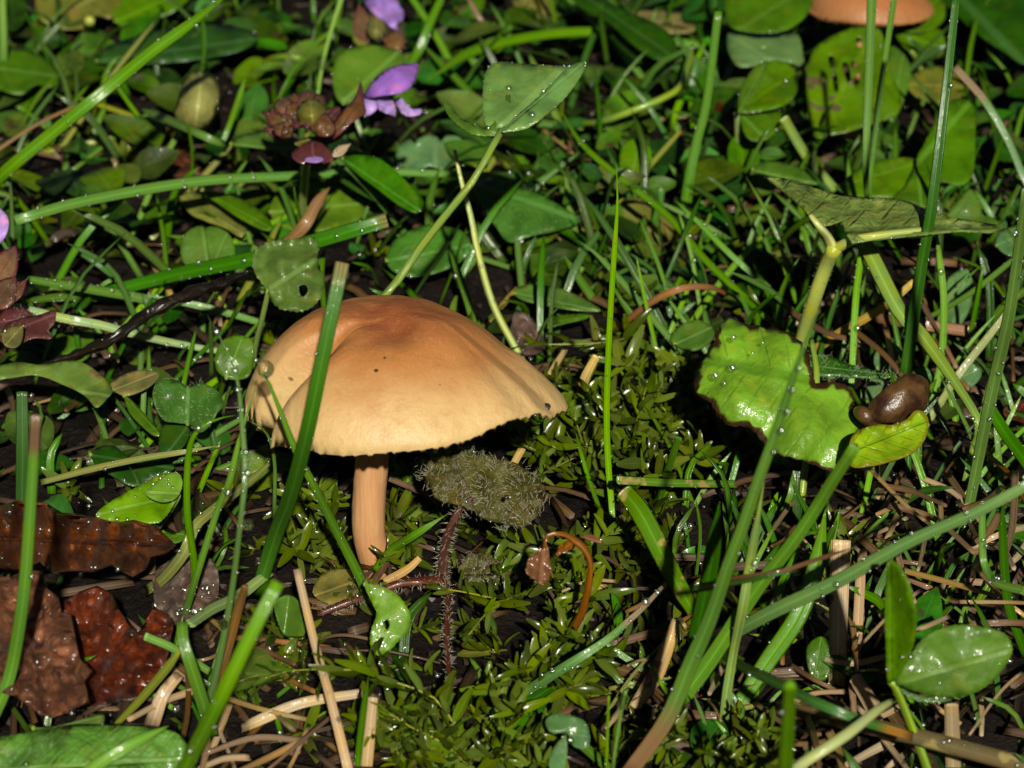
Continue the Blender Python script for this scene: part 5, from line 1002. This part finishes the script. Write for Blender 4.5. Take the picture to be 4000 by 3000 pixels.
# single drops large enough to see by themselves
def drop(label, x, y, h, r, mat='water_clear'):
    V, F = [], []; c = W(x, y, h); ball(V, F, c, Vector((0, 0, 1)), r, 1.05); tag(finish('dew_drop', V, F, M[mat], origin=c - Vector((0, 0, r))), label, 'water drop')
drop('clear dew drop held at the bent tip of the blade crossing the cap', 1038, 1442, 31, 0.80)
drop('round dew drop hanging from the green stalk beside the self-heal flower', 1258, 248, 9.8, 1.05)
drop('glowing dew drop on the hair-thin yellow-green stalk', 2432, 2752, 13.6, 0.48)
drop('clear dew drop resting on the blue-green stem over the brown leaves', 968, 2050, 26, 0.5)
drop('white glinting dew drop on the drop-hung stem near the dry straws', 872, 2438, 15, 0.45)

S('olive curved stem in the dark litter beside the swollen curled leaf', [(330, 760), (420, 700), (455, 650), (430, 610), (385, 605)], (20, 26, 26, 22), (0, 3, 5, 6, 6), 'stalk_olive', dew=3)
S('yellow-green looped stem behind the green stalk with the hanging drop', [(1000, 260), (1080, 225), (1160, 225), (1240, 255)], (20, 26, 26, 20), (1, 5, 6, 4), 'stalk_green', dew=4)
S('broken pale stem end studded with dew at the far side', [(325, 140), (345, 100), (350, 80)], (40, 52, 40), (1, 4, 7), 'stalk_pale', dew=10)
straw('whitish sodden dead blade lying on the bare soil beside the brown-based blade', [(2480, 2765), (2560, 2640), (2610, 2520), (2640, 2420)], (50, 66, 56, 34), (1, 2.5, 4, 6), 'straw_pale', dew=14, roll=(0.2, -0.2))
B('wide yellow-green blade shaded behind the green cut blade', [(2880, 2760), (3000, 2580), (3120, 2400), (3190, 2200), (3225, 1990)], (60, 74, 78, 70, 50), (0, 3, 6, 10, 15), 'grass_mid', dew=6, face=0.95, fold=0.15)  # duller green chosen to paint in the shade behind the cut blade
B('soft green blade lying over the large ribbed leaf', [(280, 3060), (400, 2975), (520, 2905), (660, 2835)], (44, 50, 46, 26), (11, 13, 14, 14), 'grass_bright', dew=0)
leaf('wet olive-brown leaf flat beside the mushroom foot', [(1225, 2320), (1250, 2250), (1320, 2220), (1390, 2235), (1430, 2290), (1400, 2340), (1310, 2365)], (1225, 2330), (1420, 2260), 2, 0.4, 'leaf_olive', wave=0.6, dew=10)
V, F = [], []

# ------------------------------------------------------------------ moss shoots that can be told apart
moss_shoot('long leafy moss shoot arching in front of the small leaflet with a hole', [(1832, 2960), (1784, 2844), (1693, 2723), (1555, 2669), (1410, 2621), (1271, 2615), (1127, 2621), (1006, 2663)], (0, 4, 7, 8, 9, 9, 8, 6), 40, 125)
moss_shoot('moss shoot lying below the long arching moss shoot', [(1830, 2990), (1723, 2898), (1603, 2838), (1482, 2760)], (1, 5, 6, 7), 20, 105)
moss_shoot('moss shoot spraying from behind the leaflet towards bare soil', [(2070, 2310), (1990, 2337), (1904, 2392), (1830, 2480)], (1, 5, 6, 6), 18, 105)
moss_shoot('moss shoot reaching level under the fuzzy plant', [(2010, 2350), (1900, 2330), (1800, 2310), (1700, 2296)], (1, 4, 5, 5), 16, 100)
moss_shoot('leafy moss spray stretched level behind the needle-tipped blade', [(2500, 1310), (2452, 1320), (2362, 1337), (2259, 1344), (2150, 1345), (2048, 1344)], (0, 4, 7, 8, 8, 8), 20, 115)
moss_shoot('star-topped moss shoot at the tip of the mushroom cap', [(2290, 1780), (2270, 1720), (2245, 1630)], (0, 4, 8), 14, 110)
moss_shoot('tall moss shoot between needle-tipped blade and lime leaf', [(2422, 1760), (2470, 1680), (2500, 1603), (2524, 1512)], (0, 4, 7, 9), 20, 125)
moss_shoot('moss shoot spreading beside the bristly leaf', [(2048, 1880), (2120, 1850), (2181, 1820), (2241, 1790)], (1, 3, 5, 6), 14, 80)
moss_shoot('glossy moss shoot above the yellow-flecked level blade', [(2422, 1860), (2480, 1830), (2524, 1802), (2590, 1760)], (1, 3, 5, 6), 12, 130)
moss_shoot('moss shoot fanning out beside the withered nodding stalk', [(2250, 2180), (2337, 2108), (2430, 2068)], (0, 4, 6), 16, 120)
random.seed(5)
ZONES = [('short moss shoot in the green cushion between the mushroom and the lime leaf', 'moss cushion between mushroom and lime leaf', (2130, 1450, 2680, 2060), 32, 112),
         ('short moss shoot crowded beside the withered nodding stalk', 'moss beside the withered stalk', (1960, 2110, 2330, 2720), 22, 110),
         ('moss shoot in the wet cushion along the bottom under the arching moss', 'moss along the bottom', (1480, 2720, 2080, 3040), 20, 112),
         ('moss shoot in the shade behind the foot of the mushroom', 'moss behind the mushroom foot', (1180, 1930, 1640, 2230), 16, 100),
         ('moss shoot in the low mat below the tall brown-based blade', 'moss mat below the tall blade', (2560, 2860, 3000, 3050), 12, 95)]
for lab, grp, (x0, y0, x1, y1), n, sz in ZONES:
    for k in range(n):
        x, y = rnd(x0, x1), rnd(y0, y1); L = rnd(50, 150); a = rnd(-2.7, -0.4)
        dx, dy = math.cos(a) * L, math.sin(a) * L * 0.7
        if 1380 < x < 1560 and y < 2300: continue
        lb = ('creeping ' if abs(dx) > abs(dy) * 1.4 else 'erect ') + ('long ' if L > 100 else 'stubby ') + lab.replace('short ', '')
        moss_shoot(lb, [(x, y), (x + dx * 0.5, y + dy * 0.6), (x + dx, y + dy)], (0, rnd(2, 4), rnd(3, 7)), random.randint(13, 19), sz * rnd(0.75, 1.15), grp)

# ------------------------------------------------------------------ straws scattered over the thatch, look-alikes
random.seed(21)
WORD = {'straw_tan': 'tan', 'straw_brown': 'brown', 'straw_pale': 'bleached', 'straw_orange': 'orange-brown', 'straw_yellow': 'yellow', 'grass_mid': 'mid-green', 'grass_dark': 'dark green', 'grass_bright': 'bright green', 'grass_blue': 'blue-green', 'grass_yellow': 'yellowish'}
def scatter_straw(n, box, label, group, w=(14, 34), L=(120, 420), mats=('straw_tan', 'straw_brown', 'straw_pale'), hmax=5, ang=None):
    for k in range(n):
        x, y = rnd(box[0], box[2]), rnd(box[1], box[3]); l = rnd(*L); a = rnd(0, math.pi) if ang is None else rnd(*ang); dx, dy = math.cos(a) * l / 2, math.sin(a) * l / 2
        c = rnd(-0.12, 0.12) * l
        ww = rnd(*w); h0 = rnd(0.5, hmax)
        mt = random.choice(mats); lb = f"{'wide' if ww > (w[0] + w[1]) / 2 else 'thin'} {'short' if l < (L[0] + L[1]) / 2 else 'long'} {WORD[mt]} {label}"
        straw(lb, [(x - dx, y - dy), (x + dy * 0.1, y + c), (x + dx, y + dy)], (ww, ww * rnd(.8, 1.1), ww * .7), (max(0.3, h0 - rnd(0, 2)), h0, max(0.3, h0 + rnd(-1.5, 2))), mt, group=group, n=12, roll=rnd(-.5, .5))
scatter_straw(34, (3420, 1930, 4000, 2480), 'straw in the tangled heap behind the curled ribbon blade', 'straw heap behind the curled blade', hmax=9)
scatter_straw(22, (2980, 2000, 3500, 2650), 'straw tangled behind the wide bleached straw', 'straws behind the wide bleached straw', w=(10, 26))
scatter_straw(16, (560, 2400, 1050, 3000), 'straw littered under the thick light green cut blade', 'straws under the light green cut blade', w=(14, 36))
scatter_straw(12, (950, 2500, 1500, 3000), 'straw litter around the long jointed straw', 'straws around the long jointed straw', w=(12, 28), mats=('straw_brown', 'straw_tan', 'straw_brown'))
scatter_straw(16, (2300, 2280, 2900, 3000), 'straw scrap around the bare soil patch', 'straws around the bare soil', w=(10, 26), L=(60, 220))
scatter_straw(14, (2950, 2650, 4000, 3000), 'straw half buried around the stolon', 'straws around the stolon', w=(14, 36))
scatter_straw(14, (3100, 1000, 3950, 1900), 'straw caught among the stems behind the withered lobe', 'straws caught among the stems', w=(14, 30), mats=('straw_brown', 'straw_orange', 'straw_tan'), hmax=8)
scatter_straw(16, (80, 1000, 900, 1950), 'straw lying in the gaps beside the black twig', 'straws beside the black twig', w=(12, 26), L=(80, 260), mats=('straw_brown', 'straw_brown', 'straw_tan'), hmax=3)
scatter_straw(12, (1900, 500, 2900, 1200), 'straw on the soil behind the needle-tipped blade', 'straws on the soil behind', w=(12, 26), L=(100, 300), mats=('straw_brown', 'straw_orange', 'straw_yellow'), hmax=3)

# ------------------------------------------------------------------ small grass blades of the sward, look-alikes by place
random.seed(33)
def sward(n, box, label, group, w=(14, 32), L=(160, 520), lean=0.8, mats=('grass_mid', 'grass_dark', 'grass_bright', 'grass_blue'), k=(0.5, 1.0), dew=3):
    for i in range(n):
        x, y = rnd(box[0], box[2]), rnd(box[1], box[3]); l = rnd(*L); a = -math.pi / 2 + rnd(-lean, lean); dx, dy = math.cos(a) * l, math.sin(a) * l
        b = rnd(-.25, .25) * l; f = rnd(*k); ww = rnd(*w)
        mt = random.choice(mats); ln = 'upright' if abs(dx + b) < 0.35 * l else 'slanting'; lb = f"{ln} {'short' if l < (L[0] + L[1]) / 2 else 'long'} {WORD[mt]} {label}"
        blade(lb, [(x, y), (x + dx * .5 + b * .4, y + dy * .55), (x + dx + b, y + dy)], (ww, ww, ww * .8), (-0.5, -dy * .55 * .029 * f, -dy * .029 * f), mt, group=group, n=14, dew=random.randint(0, dew), roll=rnd(-.6, .6), face=0.85)
sward(30, (3060, 1350, 4000, 2150), 'grass blade in the dense stand beyond the lime leaf', 'dense grass beyond the lime leaf')
sward(16, (2560, 1000, 3200, 1500), 'grass blade in the tangle behind the lime leaf tip', 'grass behind the lime leaf tip', w=(12, 26), lean=1.2)
sward(16, (2650, 1950, 3350, 2500), 'blade low among the tall brown-based blades', 'grass low among the tall blades', L=(120, 380))
sward(16, (3350, 2150, 4000, 2950), 'blade coming through the straw by the spotted clover', 'grass through the straw by the clover', L=(80, 260), w=(12, 26))
sward(12, (300, 1650, 1000, 2250), 'blade under the bowing stems', 'grass under the bowing stems', L=(100, 320), lean=1.2)
sward(10, (2600, 2600, 3300, 3000), 'blade around the foot of the tall blades', 'grass at the foot of the tall blades', L=(80, 240), w=(12, 28), lean=1.2)
sward(10, (100, 1050, 900, 1450), 'blade in the gap around the black twig', 'grass around the black twig', L=(80, 260), lean=1.3)
sward(8, (1900, 700, 2900, 1250), 'blade on the dim ground behind the needle-tipped blade', 'grass on the dim ground behind', L=(100, 360), w=(12, 24), lean=1.3)
sward(10, (600, 2450, 1250, 3000), 'blade among the litter by the thick light green blade', 'grass by the thick light green blade', L=(80, 280), w=(12, 24), lean=1.2)
sward(8, (0, 100, 1300, 900), 'blade in the shade around the swollen curled leaf', 'grass around the swollen leaf', L=(80, 280), w=(14, 32), lean=1.4, mats=('grass_dark', 'grass_mid', 'grass_yellow'))
sward(10, (2900, 500, 4000, 1100), 'stem in the leafy shade around the crinkled leaf', 'grass around the crinkled leaf', L=(100, 300), w=(14, 28))

random.seed(52)
sward(24, (150, 500, 1450, 1450), 'blade lying through the leafy tangle beyond the black twig', 'long blades in the tangle beyond the twig', L=(300, 800), w=(16, 34), lean=1.5, k=(0.25, 0.6), dew=8, mats=('grass_mid', 'grass_bright', 'grass_dark', 'grass_yellow'))
sward(28, (1750, 500, 2950, 1350), 'blade crossing the tangle behind the mushroom and lime leaf', 'long blades crossing behind the mushroom', L=(300, 800), w=(16, 34), lean=1.5, k=(0.25, 0.6), dew=8, mats=('grass_mid', 'grass_bright', 'grass_dark', 'grass_yellow'))
sward(20, (150, 1500, 950, 2000), 'blade crossing the tangle beside the mushroom stem', 'long blades beside the stem', L=(200, 520), w=(16, 30), lean=1.45, k=(0.2, 0.5), dew=6)
sward(14, (2300, 2150, 3300, 2900), 'blade crossing low between moss and straw', 'blades between moss and straw', L=(200, 520), w=(16, 30), lean=1.5, k=(0.15, 0.4), dew=5, mats=('grass_mid', 'grass_bright', 'grass_yellow'))
# ------------------------------------------------------------------ ground cover nobody could count
random.seed(77)
def region_ok(p, h):
    x, y = PX(p); x2, y2 = PX(p + Vector((0, 0, h)))
    if 930 < x < 2260 and y2 < 2330 and y > 1150 and p.y < MB.y + 4: return False
    return True
def spread(n, dens):
    out = []
    while len(out) < n:
        x, y = rnd(-140, 140), rnd(-130, 240); px, py = PX(Vector((x, y, 0)))
        if random.random() < dens(px, py): out.append((x, y, px, py))
    return out
def add(V, F, U, v, f, u):
    o = len(V); V += v; U += u; F += [tuple(i + o for i in q) for q in f]
# low moss mat
V, F, U = [], [], []
def dmoss(px, py):
    d = 0.12
    if 950 < px < 2700 and py > 1250: d = 0.9
    if px < 900 and py > 1900: d = 0.08
    return d
for x, y, px, py in spread(650, dmoss):
    p = Vector((x, y, gz(x, y))); q = p + Vector((rnd(-3, 3), rnd(-3, 3), rnd(0.6, 2.4)))
    if not region_ok(p, 2): q.z = p.z + 1.2
    for m, sc in shoot_frames([p, p.lerp(q, .5) + Vector((0, 0, .4)), q], random.randint(8, 12), rnd(1.8, 3.2)):
        v, f, u = random.choice(MOSS); add(V, F, U, [m @ (a * sc) for a in v], f, u)
o = finish('moss', V, F, M['moss_low'], uv=U, origin=Vector((0, 0, 0))); tag(o, 'low mat of wet yellow-green moss covering the soil', 'moss', kind='stuff')
# fine grass
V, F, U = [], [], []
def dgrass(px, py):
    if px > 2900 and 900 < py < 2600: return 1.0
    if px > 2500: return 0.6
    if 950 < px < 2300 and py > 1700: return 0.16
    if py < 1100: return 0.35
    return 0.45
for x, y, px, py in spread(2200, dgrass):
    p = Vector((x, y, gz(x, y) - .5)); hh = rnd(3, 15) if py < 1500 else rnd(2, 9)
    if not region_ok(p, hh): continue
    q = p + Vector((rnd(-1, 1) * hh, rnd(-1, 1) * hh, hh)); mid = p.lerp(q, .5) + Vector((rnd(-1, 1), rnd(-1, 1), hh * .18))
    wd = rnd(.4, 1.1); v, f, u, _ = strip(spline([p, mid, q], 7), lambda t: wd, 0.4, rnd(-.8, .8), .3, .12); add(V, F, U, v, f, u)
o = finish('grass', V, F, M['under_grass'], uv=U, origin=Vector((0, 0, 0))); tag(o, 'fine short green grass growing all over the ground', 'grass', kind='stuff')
# thatch of dead bits
V, F, U = [], [], []
for x, y, px, py in spread(2800, lambda a, b: 1.0 if a > 2900 and b > 1900 else (0.2 if b < 1300 else 0.6)):
    p = Vector((x, y, gz(x, y) + rnd(0.1, 2.2))); a = rnd(0, 6.28); L = rnd(2, 11); d = Vector((math.cos(a), math.sin(a), rnd(-.12, .12))) * L
    wd = rnd(.3, 1.2); v, f, u, _ = strip(spline([p - d / 2, p + Vector((rnd(-.7, .7), rnd(-.7, .7), rnd(0, .8))), p + d / 2], 5), lambda t: wd, 0.2, rnd(-.8, .8), .3, .12, 'cut'); add(V, F, U, v, f, u)
o = finish('thatch_debris', V, F, M['thatch'], uv=U, origin=Vector((0, 0, 0))); tag(o, 'thatch of rotting brown grass bits over the soil', 'thatch', kind='stuff')
# low leaves of the undergrowth
V, F, U = [], [], []
def dleaf(px, py):
    if py < 1000: return 1.0
    if px < 950 and py < 2000: return 0.6
    if 1850 < px < 3000 and py < 1350: return 0.8
    if 950 < px < 2700: return 0.02
    return 0.15
for x, y, px, py in spread(2400, dleaf):
    p = Vector((x, y, gz(x, y) + rnd(.3, 2.5 if py > 1000 else 5)))
    if not region_ok(p, 5): continue
    L = rnd(3, 8) if py > 1000 else rnd(3, 9); wd = L * rnd(.4, .8); a = rnd(0, 6.28); yv = Vector((math.cos(a), math.sin(a), rnd(-.1, .6))).normalized(); nv = (Vector((rnd(-.5, .5), rnd(-.9, .2), 1)))
    nv = (nv - yv * nv.dot(yv)).normalized(); xv = yv.cross(nv); o0 = len(V); n = 8
    for i in range(n + 1):
        t = i / n; hw = wd / 2 * math.sin(math.pi * min(.985, max(.03, t)) ** .8) ** .8
        for s in (-1, -.5, 0, .5, 1):
            V.append(p + yv * (t * L) + xv * (s * hw) + nv * (.22 * abs(s) * hw - .9 * t * t + .12 * math.sin(t * 7 + s * 2))); U.append(((s + 1) / 2, t))
    for i in range(n):
        for j in range(4): q = o0 + i * 5 + j; F.append((q, q + 1, q + 6, q + 5))
    m0 = len(V)
    for i in range(o0, m0): V.append(V[i] - nv * .12); U.append(U[i])
    for i in range(n):
        for j in range(4): q = m0 + i * 5 + j; F.append((q + 5, q + 6, q + 1, q))
o = finish('undergrowth', V, F, M['under_leaf'], uv=U, origin=Vector((0, 0, 0))); tag(o, 'small dark green leaves of the low undergrowth', 'undergrowth', kind='stuff')
# crumbs of soil and grit
V, F, U = [], [], []
for x, y, px, py in spread(6000, lambda a, b: 0.6):
    p = Vector((x, y, gz(x, y) + rnd(-.1, 1.2))); r = rnd(.15, .8); o0 = len(V)
    N = Vector((rnd(-1, 1), rnd(-1, 1), rnd(-1, 1))).normalized(); a = N.orthogonal().normalized(); b = N.cross(a)
    for d in (a, b, -a, -b): V.append(p + d * r * rnd(.6, 1.2))
    V.append(p + N * r * rnd(.5, 1)); V.append(p - N * r * rnd(.5, 1))
    for i in range(4): j = (i + 1) % 4; F.append((o0 + i, o0 + j, o0 + 4)); F.append((o0 + j, o0 + i, o0 + 5))
o = finish('dirt', V, F, M['grit'], origin=Vector((0, 0, 0)), smooth=False); tag(o, 'loose dark crumbs of damp soil and grit', 'dirt', kind='stuff')
# beads of water lying everywhere on the litter
V, F = [], []
for x, y, px, py in spread(1600, lambda a, b: 0.6):
    p = Vector((x, y, gz(x, y) + rnd(.6, 3.5)))
    if region_ok(p, 2): ball(V, F, p, Vector((0, 0, 1)), rnd(.12, .38), .85)
o = finish('dew', V, F, M['water'], origin=Vector((0, 0, 0))); tag(o, 'tiny beads of dew scattered over moss and litter', 'dew', kind='stuff')
